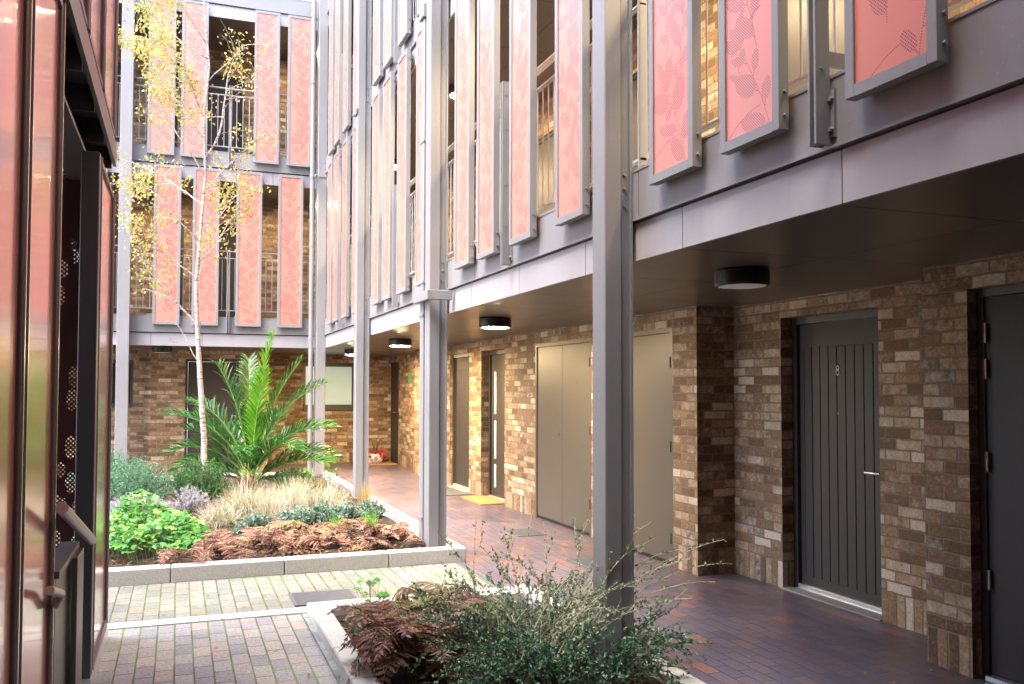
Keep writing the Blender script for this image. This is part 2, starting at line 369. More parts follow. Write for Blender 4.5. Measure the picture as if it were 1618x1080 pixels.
def copy_tree(o, parent=None, loc=None, rz=None):
    c = o.copy(); COL.objects.link(c); c.parent = parent
    if loc is not None: c.location = loc
    if rz is not None: c.rotation_euler = (0, 0, rz)
    for ch in list(o.children): copy_tree(ch, c)
    return c
U = random.uniform
def rv(a): return Vector((U(-a, a), U(-a, a), U(-a, a)))

# ============================================================ GROUND
def sheet(name, x0, x1, y0, y1, z, mat, th=.0):
    m = MB(); m.quad((x0,y0,z), (x1,y0,z), (x1,y1,z), (x0,y1,z)); return tag(m.build(name, mat), kind='structure')
sheet('ground', -80, 80, -80, 80, -.02, MAT['ground'])
sheet('brick_walkway', 2.45, 5.2, -4, 19.6, 0., MAT['walk'])
sheet('rear_brick_walkway', -6, 2.45, 16.02, 19.6, 0., MAT['walk'])
sheet('paved_path', -.66, .875, -4, 6.45, 0., MAT['paver'])
sheet('cross_path', -7, 2.45, 6.6, 7.83, 0., MAT['mossy'])
m = MB()
x = -.60
while x < .9:
    m.box(x, min(x+.9, .90)-.004, 6.45, 6.60, -.015, .008); x += .9
tag(m.build('path_edging', MAT['pale']), kind='structure')

# big planter
pl = empty('planter', (.3, 11.9, 0), 'large raised planting bed edged with speckled granite kerb, behind the cross path', 'planter')
O = (.3, 11.9, 0)
def kerb_run(m, axis, a0, a1, b0, b1, h, step):
    a = a0
    while a < a1-.01:
        e = min(a+step, a1)
        if axis == 'x': m.box(a+.003, e-.003, b0, b1, -.015, h, 0, .008)
        else: m.box(b0, b1, a+.003, e-.003, -.015, h, 0, .008)
        a = e
m = MB()
kerb_run(m, 'x', -3.7, 2.52, 7.84, 7.99, .13, .915)
kerb_run(m, 'y', 7.995, 15.9, 2.37, 2.52, .13, .915)
kerb_run(m, 'x', -3.7, 2.52, 15.91, 16.03, .13, .915)
m.build('kerb', MAT['granite'], pl, O)
m = MB()
N = 46
def soilz(x, y): return .085+.05*math.sin(x*3.1+y*1.7)*math.sin(y*2.3)+.03*math.sin(x*9+y*7)
xs = [-3.7+6.08*i/N for i in range(N+1)]; ys = [7.98+7.94*j/N for j in range(N+1)]
base = 0; m.v = [(x, y, soilz(x, y) if 7.99 < y < 15.9 and x < 2.37 else .05) for y in ys for x in xs]
for j in range(N):
    for i in range(N): k = j*(N+1)+i; m.f.append((k, k+1, k+N+2, k+N+1)); m.mi.append(0)
m.build('soil', MAT['soil'], pl, O, True)
# near planter
pn = empty('planter', (1.7, 4.2, 0), 'small planting bed with low pale kerb around the near column in the foreground', 'planter')
O = (1.7, 4.2, 0)
m = MB()
kerb_run(m, 'y', .5, 6.24, .875, 1.01, .07, .6)
kerb_run(m, 'x', .875, 2.60, 6.245, 6.47, .07, .86)
kerb_run(m, 'y', .5, 6.24, 2.46, 2.60, .07, .6)
m.build('kerb', MAT['pale'], pn, O)
m = MB()
xs = [1.0+1.47*i/20 for i in range(21)]; ys = [.5+5.78*j/40 for j in range(41)]
m.v = [(x, y, .012+.012*math.sin(x*11+y*5)*math.sin(y*7)) for y in ys for x in xs]
for j in range(40):
    for i in range(20): k = j*21+i; m.f.append((k, k+1, k+22, k+21)); m.mi.append(0)
m.build('soil', MAT['soil'], pn, O, True)

# ============================================================ RIGHT WING
FL = [2.33, 5.19, 8.05]         # underside of each deck
FH = 2.86
rw = empty('apartment_wing', (4.2, 8, 0), 'long brick apartment wing on the right with steel columns, galleries and pink screens', 'building')
RO = (4.2, 8, 0)
def P(name, m, mat, parent=rw, org=RO, **k): return m.build(name, mat, parent, org, **k)
Y0, Y1 = -3.0, 15.83
# ground-floor wall  (front x, y range)
m = MB()
XB = 5.05
m.box(4.15, XB, -3.0, 1.6, 0, 2.33)                  # before near door
m.box(4.15, XB, 1.6, 3.72, 2.17, 2.33)               # over near door
m.box(4.15, XB, 3.72, 4.04, 0, 2.33)
m.box(4.58, XB, 4.04, 4.85, 0, 2.33)
m.box(4.58, XB, 4.85, 5.92, 2.185, 2.33)
m.box(4.58, XB, 5.92, 6.57, 0, 2.33)
m.box(4.20, XB, 6.57, 6.97, 0, 2.33)
m.box(4.20, XB, 6.97, 8.12, 2.17, 2.33)
m.box(4.20, XB, 8.12, 8.66, 0, 2.33)
m.box(4.20, XB, 8.66, 10.27, 2.17, 2.33)
m.box(4.20, XB, 10.27, 11.38, 0, 2.33)
m.box(4.20, XB, 11.38, 12.45, 2.17, 2.33)
m.box(4.22, XB, 12.45, 13.02, 0, 2.33)
m.box(4.22, XB, 13.02, 14.08, 2.17, 2.33)
m.box(4.22, XB, 14.08, 16.4, 0, 2.33)
m.box(4.40, XB, 16.4, 18.48, 0, 2.33)
m.box(4.40, XB, 18.48, 19.30, 2.19, 2.33)
P('wall', m, MAT['brick'])
m = MB()
for k in (1, 2):      # upper gallery walls with openings for doors
    z0, z1 = FL[k-1]+.30, FL[k]
    segs = [(-3, 0.9), (2.0, 4.6), (6.2, 7.6), (8.7, 9.6), (11.2, 12.7), (13.9, 19.3)]
    for a, b in segs: m.box(4.2, XB, a, b, z0, z1)
    for a, b in zip(segs[:-1], segs[1:]): m.box(4.2, XB, a[1], b[0], z0+2.12, z1)
P('upper_wall', m, MAT['brick'])
# slabs, soffits, fascias, beams
def bay_parts(k):
    z = FL[k]
    m = MB(); m.box(2.46, XB+.3, Y0, Y1+.0, z+.03, z+.30); P('deck', m, MAT['slab'])
    m = MB(); y = Y0+.0
    while y < Y1-.05:
        e = min(y+1.155, Y1); m.box(2.425, 3.35, y+.003, e-.003, z, z+.018); m.box(3.356, 5.0, y+.003, e-.003, z, z+.018); y = e
    P('soffit', m, MAT['soffit'])
    m = MB(); y = Y0-.9+.001
    ys = [-3.06, -1.9, -.75, .41, 1.56, 2.72, 3.88, 5.03, 6.19, 7.35, 8.5, 9.66, 10.8, 11.97, 13.1, 14.3, 15.44, Y1]
    for a, b in zip(ys[:-1], ys[1:]): m.box(2.40, 2.42, a+.003, b-.003, z-.006, z+.205)
    P('fascia', m, MAT['fascia'])
    m = MB(); m.box(2.38, 2.455, Y0, Y1, z+.216, z+.49); m.box(2.372, 2.455, Y0, Y1, z+.214, z+.226); m.box(2.376, 2.50, Y0, Y1, z+.49, z+.503)
    m.box(2.43, 2.455, Y0, Y1, z+.02, z+.222, 1)
    y = -1.5
    while y < Y1: m.box(2.3795, 2.3805, y, y+.004, z+.235, z+.488, 1); y += 2.9
    P('edge_beam', m, [MAT['steel'], MAT['black']])
for k in range(3): bay_parts(k)
m = MB(); m.box(2.40, XB, Y0, Y1, FL[2]+.51, FL[2]+.62); P('roof', m, MAT['slab'])

# columns
def column(cy, top, parent=rw, org=RO, cx=2.2, base=0.0):
    m = MB()
    m.box(cx, cx+.105, cy-.08, cy+.08, base, top, 0, .006)
    m.box(cx+.105, cx+.165, cy-.055, cy+.055, base, top, 0)
    for sgn in (-1, 1): m.box(cx+.165, cx+.178, cy-.075, cy+.075, base, top, 0) if sgn == 1 else None
    m.box(cx-.03, cx+.2, cy-.11, cy+.11, base, base+.014, 0)
    for k in range(3):
        z = FL[k]+.30
        if z < top:
            for dz in (0, .1, .18): m.tube([(cx+.135, cy-.055, z+dz), (cx+.135, cy-.068, z+dz)], .010, 6)
    return m.build('steel_column', MAT['steel'], parent, org)
for cy in (.77, 4.44, 8.10, 11.76): column(cy, 8.56, base=(.09 if cy > 7 else .0))
# small black clamp on the columns under each upper deck
m = MB()
for cy in (11.76, 15.52):
    m.box(2.185, 2.199, cy-.085, cy+.085, 5.30, 5.37)
P('clamp_plate', m, MAT['steel_dark'])
m = MB()
for z in (5.335,):
    for cy in (11.76, 15.52):
        for d in (-.05, .05): m.tube([(2.186, cy+d, z), (2.176, cy+d, z)], .011, 8)
P('clamp_bolts', m, MAT['chrome'])

# balustrade for one bay: rails + bars at x=2.52, runs along y
def balustrade(y0, y1, z):
    m = MB(); X = 2.54
    m.box(X-.03, X+.03, y0, y1, z+1.70, z+1.712)
    m.box(X-.02, X+.02, y0, y1, z+1.55, z+1.56); m.box(X-.02, X+.02, y0, y1, z+.62, z+.635)
    y = y0+.06
    while y < y1: m.tube([(X, y, z+.63), (X, y, z+1.55)], .006, 6); y += .105
    m.box(X-.03, X+.03, y0, y0+.012, z+.5, z+1.70); m.box(X-.03, X+.03, y1-.012, y1, z+.5, z+1.70)
    return P('balustrade', m, MAT['galv'])
bays = [(-2.8, .68), (.86, 4.35), (4.53, 8.01), (8.19, 11.67), (11.85, 15.42)]
for k in (0, 1):
    for a, b in bays: balustrade(a, b, FL[k])

# ---- leaf-pattern screen panel prototype (front faces -X, width along +Y)
PW, PH = .425, 2.69
def pattern_sheet(name, seed, w_, h_, mats, parent, x=0., inset=.043):
    rnd = random.Random(seed); m = MB()
    y0, y1, z0, z1 = inset, w_-inset, inset, h_-inset
    m.quad((x, y0, z0), (x, y0, z1), (x, y1, z1), (x, y1, z0), 0)
    cnt = [0]
    def clampp(a, b): return min(max(a, y0+.003), y1-.003), min(max(b, z0+.003), z1-.003)
    def lf(a, b, ang, L, W):
        cnt[0] += 1; off = x-.0004-.000006*cnt[0]; pts = []
        ca, sa = math.cos(ang), math.sin(ang)
        for t in range(14):
            th = 2*math.pi*t/14; u = .5-.5*math.cos(th); v = math.sin(th)*.5*(1-.25*u)
            yy = a+ca*u*L-sa*v*W; zz = b+sa*u*L+ca*v*W
            yy, zz = clampp(yy, zz); pts.append((off, yy, zz))
        ar = abs(sum(pts[i][1]*pts[(i+1) % 14][2]-pts[(i+1) % 14][1]*pts[i][2] for i in range(14)))/2
        if ar > 3e-5: m.poly(pts, 1)
    def dot(a, b, r_=.0030):
        if y0+.004 < a < y1-.004 and z0+.004 < b < z1-.004:
            off = x-.0003; m.poly([(off, a+r_*math.cos(q), b+r_*math.sin(q)) for q in (0, 1.05, 2.09, 3.14, 4.19, 5.24)], 2)
    z = z0-.05
    while z < z1:
        a = y0+rnd.uniform(.0, .12)*w_/.42; b = z; ang = rnd.uniform(1.1, 1.7); bend = rnd.uniform(-.5, .5)*.02
        n = rnd.randint(45, 65); side = 1
        for i in range(n):
            a += math.cos(ang)*.0095; b += math.sin(ang)*.0095; ang += bend+rnd.uniform(-.01, .01)
            dot(a, b)
            if i % 9 == 5:
                side = -side; la = ang+side*rnd.uniform(.5, .95); L = rnd.uniform(.09, .19)
                for s_ in range(3): dot(a+math.cos(la)*.009*(s_+1), b+math.sin(la)*.009*(s_+1))
                lf(a+math.cos(la)*.03, b+math.sin(la)*.03, la, L, L*rnd.uniform(.5, .72))
        lf(a, b, ang, .14, .06)
        # cross arc
        a = y0+rnd.uniform(.03, .1); b = z+rnd.uniform(.1, .2); ang = rnd.uniform(-.3, .1)
        for i in range(34):
            a += math.cos(ang)*.0085; b += math.sin(ang)*.0085; ang -= .022; dot(a, b)
        a = y0+rnd.uniform(.12, .25); b = z+rnd.uniform(.15, .3); ang = rnd.uniform(1.3, 2.0)
        for i in range(30):
            a += math.cos(ang)*.0095; b += math.sin(ang)*.0095; dot(a, b)
            if i % 8 == 4: side = -side; lf(a, b, ang+side*.8, rnd.uniform(.08, .14), rnd.uniform(.04, .065))
        z += rnd.uniform(.30, .40)
    return m.build(name, mats, parent)
def frame_mesh(w_, h_, d=.052, fw=.045, fx=.0):
    m = MB()
    for a, b, c, e in ((0, fw, 0, h_), (w_-fw, w_, 0, h_)): m.box(fx, fx+d, a, b, c, e, 0, .002)
    for c, e in ((0, fw), (h_-fw, h_)): m.box(fx+.0005, fx+d-.0005, fw, w_-fw, c, e, 0)
    # fixing lugs and bolts on both edges
    for y in (-.006, w_+.006):
        for z in (.06, .16, h_-.1):
            s_ = 1 if y > 0 else -1
            m.tube([(fx+d*.6, y-s_*.01, z), (fx+d*.6, y+s_*.006, z)], .009, 6)
    for y in (.05, w_-.09):
        for z in (.02, h_-.10): m.box(fx+d, fx+d+.035, y, y+.04, z, z+.07)
    return m
protos = []
for i in range(7):
    fo = frame_mesh(PW, PH).build('screen_panel', MAT['steel']); 
    pattern_sheet('patterned_sheet', 11+i*7, PW, PH, [MAT['screen'], MAT['screen_dots'], MAT['hole']], fo, x=.010)
    protos.append(fo)
used = set()
def panel(y, z, x=2.298, parent=rw, org=RO, rz=0., v=None):
    v = random.randrange(7) if v is None else v
    loc = (x-org[0], y-org[1], z-org[2])
    if v not in used:
        used.add(v); o = protos[v]; o.parent = parent; o.location = loc; o.rotation_euler = (0, 0, rz); return o
    return copy_tree(protos[v], parent, loc, rz)
def post(y, z, parent=rw, org=RO, x=2.30, rz=0., h=1.42):
    m = MB()
    for s_ in (-1, 1): m.box(0, .068, s_*.018-.006, s_*.018+.006, 0, h, 0, .001)
    m.box(.068, .082, -.045, .045, 0.03, .22)
    for zz in (.06, .18): m.tube([(.068, -.035, zz), (.055, -.035, zz)], .01, 6)
    for zz in (.3, .62, 1.05, h-.1): m.tube([(.03, -.03, zz), (.03, .03, zz)], .008, 6)
    m.box(.068, .24, -.006, .006, h-.20, h-.14); m.box(.068, .24, -.006, .006, .32, .38)
    o = m.build('balustrade_post', MAT['steel']); o.parent = parent; o.location = (x-org[0], y-org[1], z-org[2]); o.rotation_euler = (0, 0, rz)
    return o
ptn = (.42, 1.28, 2.05, 2.69)
k = 0
for c0, offs, po in ((-2.9, ptn, 1.88), (.77, (.45, 1.39, 2.20, 2.85), 2.0), (4.44, ptn, 1.88), (8.10, ptn, 1.90), (11.76, ptn, 1.88)):
    for lv, z in ((0, 2.675), (1, 5.535)):
        for o_ in offs: panel(c0+o_, z, v=k % 7); k += 1
        post(c0+po, z-.12)

# ---- doors
def boarded_door(parent, org, x, y0, y1, z1, mat, number=None, handle=True, thr=True, hinge='far'):
    m = MB(); fw = .055
    m.box(x-.03, x+.08, y0, y0+fw, 0, z1); m.box(x-.03, x+.08, y1-fw, y1, 0, z1); m.box(x-.03, x+.08, y0+fw, y1-fw, z1-fw, z1)
    m.build('door_frame', MAT['frame_dark'], parent, org)
    m = MB(); a, b = y0+fw+.004, y1-fw-.004; n = 9; mg = .05; wv = (b-a-2*mg)/n
    m.box(x+.012, x+.06, a, b, .05, z1-fw-.004)
    m.box(x, x+.012, a, a+mg, .05, z1-fw-.004); m.box(x, x+.012, b-mg, b, .05, z1-fw-.004)
    m.box(x, x+.012, a+mg, b-mg, z1-fw-.19, z1-fw-.004); m.box(x, x+.012, a+mg, b-mg, .05, .12)
    for i in range(n): m.box(x, x+.012, a+mg+i*wv+.004, a+mg+(i+1)*wv-.004, .12, z1-fw-.19, 0, .002)
    d = m.build('door', mat, parent, org)
    if thr:
        m = MB(); m.box(x-.035, x+.02, y0+fw, y1-fw, .002, .048, 0, .004); m.box(x-.05, x-.035, y0+fw, y1-fw, .002, .016); m.build('threshold', MAT['silver'], d, org)
        m = MB(); m.box(x-.16, x-.05, y0, y1, -.01, .012); m.build('sill', MAT['slab'], parent, org)
    if handle:
        m = MB(); yh = a+.05
        m.lathe((0, 0, 0), [(.024, 0), (.024, .008)], 16)
        m.v = [(x-.0-q[2], yh+q[0], 1.0+q[1]) for q in m.v]
        m.tube([(x-.005, yh, 1.0), (x-.05, yh, 1.0), (x-.055, yh+.02, 1.0), (x-.055, yh+.13, 1.0)], .009, 8)
        m.build('handle', MAT['chrome'], d, org)
        m = MB(); m.tube([(x-.004, yh+.0, 1.12), (x+.004, yh+.0, 1.12)], .016, 12); m.build('lock', MAT['chrome'], d, org)
    if number:
        m = MB(); yc = (a+b)/2+.03; zc = 1.75
        for (cz, r_) in ((.019, .015), (-.017, .019)):
            pts = [(x-.006, yc+r_*.85*math.cos(t), zc+cz+r_*math.sin(t)) for t in [2*math.pi*i/20 for i in range(21)]]
            m.tube(pts, .0036, 6, cap=False)
        m.build('door_number', MAT['white'], d, org)
        m = MB(); m.tube([(x-.005, yc, 1.42), (x+.002, yc, 1.42)], .008, 10); m.build('spyhole', MAT['steel'], d, org)
    return d
boarded_door(rw, RO, 4.72, 4.85, 5.92, 2.185, MAT['door_dark'], number='8')
boarded_door(rw, RO, 4.30, 13.02, 14.08, 2.17, MAT['door_dark'], handle=False)
def flush_door(parent, org, x, y0, y1, z0, z1, mat, leaves=1, hinges=(), knob=None, plate=None, fw=.045, name='cupboard_door', fmat=None):
    m = MB()
    m.box(x-.02, x+.08, y0, y0+fw, z0, z1); m.box(x-.02, x+.08, y1-fw, y1, z0, z1); m.box(x-.02, x+.08, y0+fw, y1-fw, z1-fw, z1)
    m.build('door_frame', fmat or mat, parent, org)
    a, b = y0+fw, y1-fw; wv = (b-a)/leaves; out = []
    for i in range(leaves):
        m = MB(); m.box(x-.008, x+.04, a+i*wv+.004, a+(i+1)*wv-.004, z0+.035, z1-fw-.004, 0, .002)
        d = m.build(name, mat, parent, org); out.append(d)
    m = MB(); m.box(x+.0, x+.03, a, b, z0+.002, z0+.03); m.build('door_gap', MAT['black'], parent, org)
    for (yy, zz) in hinges:
        m = MB(); m.tube([(x-.022, yy, zz-.05), (x-.022, yy, zz+.05)], .008, 8); m.box(x-.021, x-.0085, yy-.012, yy+.012, zz-.05, zz+.05); m.build('hinge', MAT['steel_dark'], out[0], org)
    if knob:
        m = MB(); m.tube([(x-.008, knob[0], knob[1]), (x-.022, knob[0], knob[1])], .016, 12); m.build('keyhole', MAT['chrome'], out[0], org)
    if plate:
        m = MB(); m.tube([(x-.008, plate[0], plate[1]), (x-.012, plate[0], plate[1])], .028, 20); pl_ = m.build('round_plate', MAT['white'], out[0], org)
        m = MB(); m.box(x-.0135, x-.0125, plate[0]-.006, plate[0]+.006, plate[1]-.014, plate[1]+.014, 0); m.build('plate_mark', MAT['frame_dark'], out[0], org)
    return out
flush_door(rw, RO, 4.22, 6.97, 8.12, 0, 2.17, MAT['door_taupe'], 1, [(7.01, .25), (7.01, 1.08), (7.01, 1.85)], (7.86, 1.07), (7.86, 1.57))
dd = flush_door(rw, RO, 4.22, 8.66, 10.27, 0, 2.17, MAT['door_taupe'], 2, [(8.70, .35), (8.70, 1.15), (8.70, 1.90)], (9.55, 1.07))
m = MB()
for yc in (9.85, 9.10):      # faint small lettered plates
    m.box(4.2095, 4.2115, yc-.04, yc+.04, 1.665, 1.685)
P('small_plates', m, MAT['door_taupe'], parent=dd[0])
nd = flush_door(rw, RO, 4.24, 1.6, 3.72, 0, 2.17, MAT['door_dark'], 2, [(3.67, .55), (3.67, 1.20), (3.67, 1.72), (3.67, 1.92)], fmat=MAT['frame_dark'])
m = MB()
for zz in (.55, 1.20, 1.72, 1.92):
    m = MB(); m.tube([(4.216, 3.66, zz-.055), (4.216, 3.66, zz+.055)], .009, 8); P('hinge_pin', m, MAT['chrome'], parent=nd[1])

m = MB(); m.box(4.17, 4.235, 1.66, 3.66, .002, .032, 0, .004); P('threshold', m, MAT['silver'], parent=nd[0])
# glazed slot door in recess
m = MB(); X = 4.37
m.box(X-.03, X+.08, 12.40, 12.449, 0, 2.17); m.box(X-.03, X+.08, 11.381, 11.43, 0, 2.17); m.box(X-.03, X+.08, 11.43, 12.40, 2.11, 2.169)
P('door_frame', m, MAT['frame_dark'])
m = MB(); m.box(X, X+.05, 11.44, 12.20, .04, 2.105); m.box(X, X+.05, 12.30, 12.395, .04, 2.105)
for a, b in ((.04, .16), (.50, .58), (1.14, 1.24), (1.86, 2.105)): m.box(X+.001, X+.049, 12.20, 12.30, a, b)
d = P('entrance_door', m, MAT['door_dark'])
m = MB(); m.box(X+.006, X+.016, 12.20, 12.30, .16, 1.86); P('glazed_slot', m, MAT['frost'], parent=d)
m = MB(); m.box(X-.045, X-.002, 11.44, 12.40, .002, .036, 0, .004); P('threshold', m, MAT['silver'], parent=d)
# narrow far door at the end
m = MB(); m.box(4.42, 4.5, 18.48, 19.3, 0, 2.19); d = P('entrance_door', m, MAT['door_dark'])
m = MB(); m.tube([(4.41, 18.75, 1.1), (4.37, 18.75, 1.1), (4.37, 18.86, 1.1)], .012, 6); P('handle', m, MAT['chrome'], parent=d)
# upper gallery doors
for k in (0, 1):
    z0 = FL[k]+.30
    for a, b, mt in ((.9, 2.0, 'door_dark'), (4.6, 6.2, 'door_taupe'), (7.6, 8.7, 'door_dark'), (9.6, 11.2, 'door_taupe'), (12.7, 13.9, 'door_dark')):
        flush_door(rw, RO, 4.24, a, b, z0, z0+2.12, MAT[mt], 2 if b-a > 1.3 else 1)

# downpipe and gutter box at the middle column
m = MB(); m.box(2.19, 2.27, 8.22, 8.335, .13, 5.22, 0, .008)
for z in (2.30, 2.62, .35, 4.0): m.box(2.183, 2.277, 8.213, 8.342, z, z+.03, 0, .003)
P('downpipe', m, MAT['steel'])
m = MB(); m.box(2.13, 2.178, 7.84, 8.345, 2.43, 2.52, 0, .004); m.box(2.178, 2.372, 7.84, 7.90, 2.43, 2.52, 0, .004)
P('gutter_box', m, MAT['steel']); m = MB(); m.box(2.17, 2.30, 8.2, 8.35, 5.225, 5.36, 0, .006)
P('hopper', m, MAT['steel'])

# ============================================================ REAR WING
bw = empty('apartment_wing', (0, 17.4, 0), 'brick apartment wing closing the far end of the courtyard, with two rows of screens', 'building')
BO = (0, 17.4, 0)
def B(name, m, mat, parent=bw, **k): return m.build(name, mat, parent, BO, **k)
BY = 15.87      # beam face
m = MB()
m.box(-6, -1.45, 17.5, 18.2, 0, 2.33)
m.box(-1.45, -.78, 17.5, 18.2, 0, 1.25); m.box(-1.45, -.78, 17.5, 18.2, 2.13, 2.33)
m.box(-.78, -.52, 17.5, 18.2, 0, 2.33)
m.box(-.52, .11, 17.3, 18.2, 0, 2.33)
m.box(.11, 1.06, 17.3, 18.2, 2.15, 2.33)
m.box(1.06, 1.6, 17.3, 19.3, 0, 2.33)
m.box(1.6, 2.5, 19.3, 19.8, 0, 2.33); m.box(3.62, 5.05, 19.3, 19.8, 0, 2.33)
m.box(2.5, 3.62, 19.3, 19.8, 0, 1.12); m.box(2.5, 3.62, 19.3, 19.8, 2.17, 2.33)
B('wall', m, MAT['brick'])
m = MB()
for k in (1, 2):
    z0, z1 = FL[k-1]+.30, FL[k]
    segs = [(-6, -1.9), (-.9, -.35), (.05 if k == 1 else -.1, .35), (1.1, 4.2)]
    for a, b in segs: m.box(a, b, 17.5, 18.2, z0, z1)
    for a, b in zip(segs[:-1], segs[1:]): m.box(a[1], b[0], 17.5, 18.2, z0+2.12, z1)
B('upper_wall', m, MAT['brick'])
for k in (0, 1):
    z0 = FL[k]+.30
    for a, b in ((-1.9, -.9), (-.35, .05 if k == 0 else -.1), (.35, 1.1)):
        m = MB(); m.box(a+.05, b-.05, 17.56, 17.62, z0, z0+2.07); m.box(a, a+.05, 17.53, 17.62, z0, z0+2.12); m.box(b-.05, b, 17.53, 17.62, z0, z0+2.12); m.box(a+.05, b-.05, 17.53, 17.62, z0+2.07, z0+2.12)
        B('gallery_door', m, MAT['door_dark'])
for k in range(3):
    z = FL[k]
    m = MB(); m.box(-6, 5.3, BY+.06, 19.7, z+.03, z+.30); B('deck', m, MAT['slab'])
    m = MB(); x = -6
    while x < 5: m.box(x+.003, x+1.197, BY+.025, 17.0, z, z+.018); m.box(x+.003, x+1.197, 17.006, 19.6, z, z+.018); x += 1.2
    B('soffit', m, MAT['soffit'])
    m = MB(); 
    xs = [-6, -3.9, -2.75, -1.6, -.45, .36, 1.5, 2.37]
    for a, b in zip(xs[:-1], xs[1:]): m.box(a+.003, b-.003, BY+.002, BY+.022, z-.006, z+.205)
    B('fascia', m, MAT['fascia'])
    m = MB(); m.box(-6, 2.37, BY-.02, BY+.055, z+.222, z+.49); m.box(-6, 2.37, BY-.028, BY+.055, z+.22, z+.232); m.box(-6, 2.37, BY-.024, BY+.1, z+.49, z+.503)
    m.box(-6, 2.42, BY+.03, BY+.055, z+.02, z+.222, 1)
    B('edge_beam', m, [MAT['steel'], MAT['black']])
m = MB(); m.box(-6, XB, BY, 19.7, FL[2]+.51, FL[2]+.62); B('roof', m, MAT['slab'])
def bcol(x0, x1):
    m = MB(); m.box(x0, x1, 15.62, 15.78, .1, 8.56, 0, .006); m.box(x0+.03, x1-.03, 15.78, 15.845, .1, 8.56)
    B('steel_column', m, MAT['steel'])
bcol(-.96, -.77); bcol(-4.4, -4.21)
m = MB(); m.box(2.24, 2.40, 15.58, 15.68, .1, 8.56, 0, .006); m.box(2.262, 2.378, 15.68, 15.80, .1, 8.56); m.box(2.24, 2.40, 15.80, 15.84, .1, 8.56)
for z in (2.62, 2.72, 5.5, 5.6):
    for xx in (2.275, 2.365): m.tube([(xx, 15.58, z), (xx, 15.57, z)], .01, 8)
m.box(2.25, 2.39, 15.566, 15.578, 5.33, 5.39, 0)
B('steel_column', m, MAT['steel'])
m = MB(); m.tube([(2.155, 15.66, .13), (2.155, 15.66, 8.5)], .042, 16)
for z in (.5, 2.45, 4.1, 5.32, 7.0): m.tube([(2.155, 15.66, z), (2.155, 15.66, z+.05)], .05, 16)
B('downpipe', m, MAT['steel'], smooth=False)
def bbal(x0, x1, z):
    m = MB(); Y = 16.0
    m.box(x0, x1, Y-.03, Y+.03, z+1.65, z+1.665); m.box(x0, x1, Y-.02, Y+.02, z+1.53, z+1.545); m.box(x0, x1, Y-.02, Y+.02, z+.62, z+.635)
    x = x0+.05
    while x < x1: m.tube([(x, Y, z+.63), (x, Y, z+1.54)], .007, 6); x += .105
    B('balustrade', m, MAT['galv'])
for k in (0, 1):
    bbal(-4.2, -.98, FL[k]); bbal(-.74, 2.2, FL[k])
rz = R(90)
def bpanel(x0, z, v): return panel(15.765, z, x=x0+PW*.95, parent=bw, org=BO, rz=rz, v=v)
for x0 in (-.41, .205, .91, 1.61, -1.55, -2.2, -2.9, -3.7): bpanel(x0, 2.675, k % 7); k += 1
for x0 in (-.53, -.01, 1.18, 1.745, -1.5, -2.5, -3.1, -3.8): bpanel(x0, 5.535, k % 7); k += 1
for x0 in (.77, -1.1): post(15.78, 2.56, bw, BO, x0, rz); post(15.78, 5.42, bw, BO, x0, rz)
# rear doors and windows
m = MB(); m.box(.11, .155, 17.33, 17.45, 0, 2.15); m.box(1.015, 1.06, 17.33, 17.45, 0, 2.15); m.box(.155, 1.015, 17.33, 17.45, 2.105, 2.15); B('door_frame', m, MAT['frame_dark'])
m = MB(); m.box(.16, 1.01, 17.37, 17.42, .03, 2.10); d = B('entrance_door', m, MAT['door_dark'])
m = MB(); m.tube([(.24, 17.36, 1.05), (.24, 17.32, 1.05), (.35, 17.32, 1.05)], .01, 6); B('handle', m, MAT['chrome'], parent=d)
def window(x0, x1, y, z0, z1, glass, fw=.05):
    m = MB(); m.box(x0, x0+fw, y-.01, y+.08, z0, z1); m.box(x1-fw, x1, y-.01, y+.08, z0, z1); m.box(x0+fw, x1-fw, y-.01, y+.08, z0, z0+fw*1.6); m.box(x0+fw, x1-fw, y-.01, y+.08, z1-fw*1.4, z1)
    f = B('window_frame', m, MAT['frame_dark'])
    m = MB(); m.box(x0+fw, x1-fw, y+.03, y+.04, z0+fw*1.6, z1-fw*1.4); B('pane', m, glass, parent=f)
    return f
window(-1.45, -.78, 17.54, 1.25, 2.13, MAT['glass'])
f = window(2.5, 3.62, 19.36, 1.12, 2.17, MAT['frost'], .06)
m = MB(); m.box(2.52, 3.60, 19.295, 19.345, 1.13, 1.26); B('window_sill', m, MAT['frame_dark'], parent=f)

# ============================================================ LEFT WING
lw = empty('stair_block', (-1.5, 3, 0), 'stair block at the left edge clad in tall glossy red panels in dark frames', 'building')
LO = (-1.5, 3, 0)
def Lp(name, m, mat, parent=lw, **k): return m.build(name, mat, parent, LO, **k)
def gpanel(y0, y1, z0, z1, fw=.03, d=.055, X=-.41, seed=3, near=False):
    m = MB()
    for a, b in ((y0, y0+fw), (y1-fw, y1)): m.box(X-d, X, a, b, z0, z1, 0, .004)
    m.box(X-d+.001, X-.001, y0+fw, y1-fw, z0, z0+fw); m.box(X-d+.001, X-.001, y0+fw, y1-fw, z1-fw, z1)
    fr = Lp('screen_panel', m, MAT['steel_dark'])
    m = MB(); m.quad((X-.012, y0+fw, z0+fw), (X-.012, y1-fw, z0+fw), (X-.012, y1-fw, z1-fw), (X-.012, y0+fw, z1-fw)); Lp('perforated_sheet', m, MAT['gloss_dots'], parent=fr)
    # thin pale edge trim catches the light
    m = MB(); m.box(X, X+.006, y1-.012, y1-.001, z0, z1); m.box(X, X+.006, y0+.001, y0+.012, z0, z1); Lp('edge_trim', m, MAT['chrome'], parent=fr)
    return fr
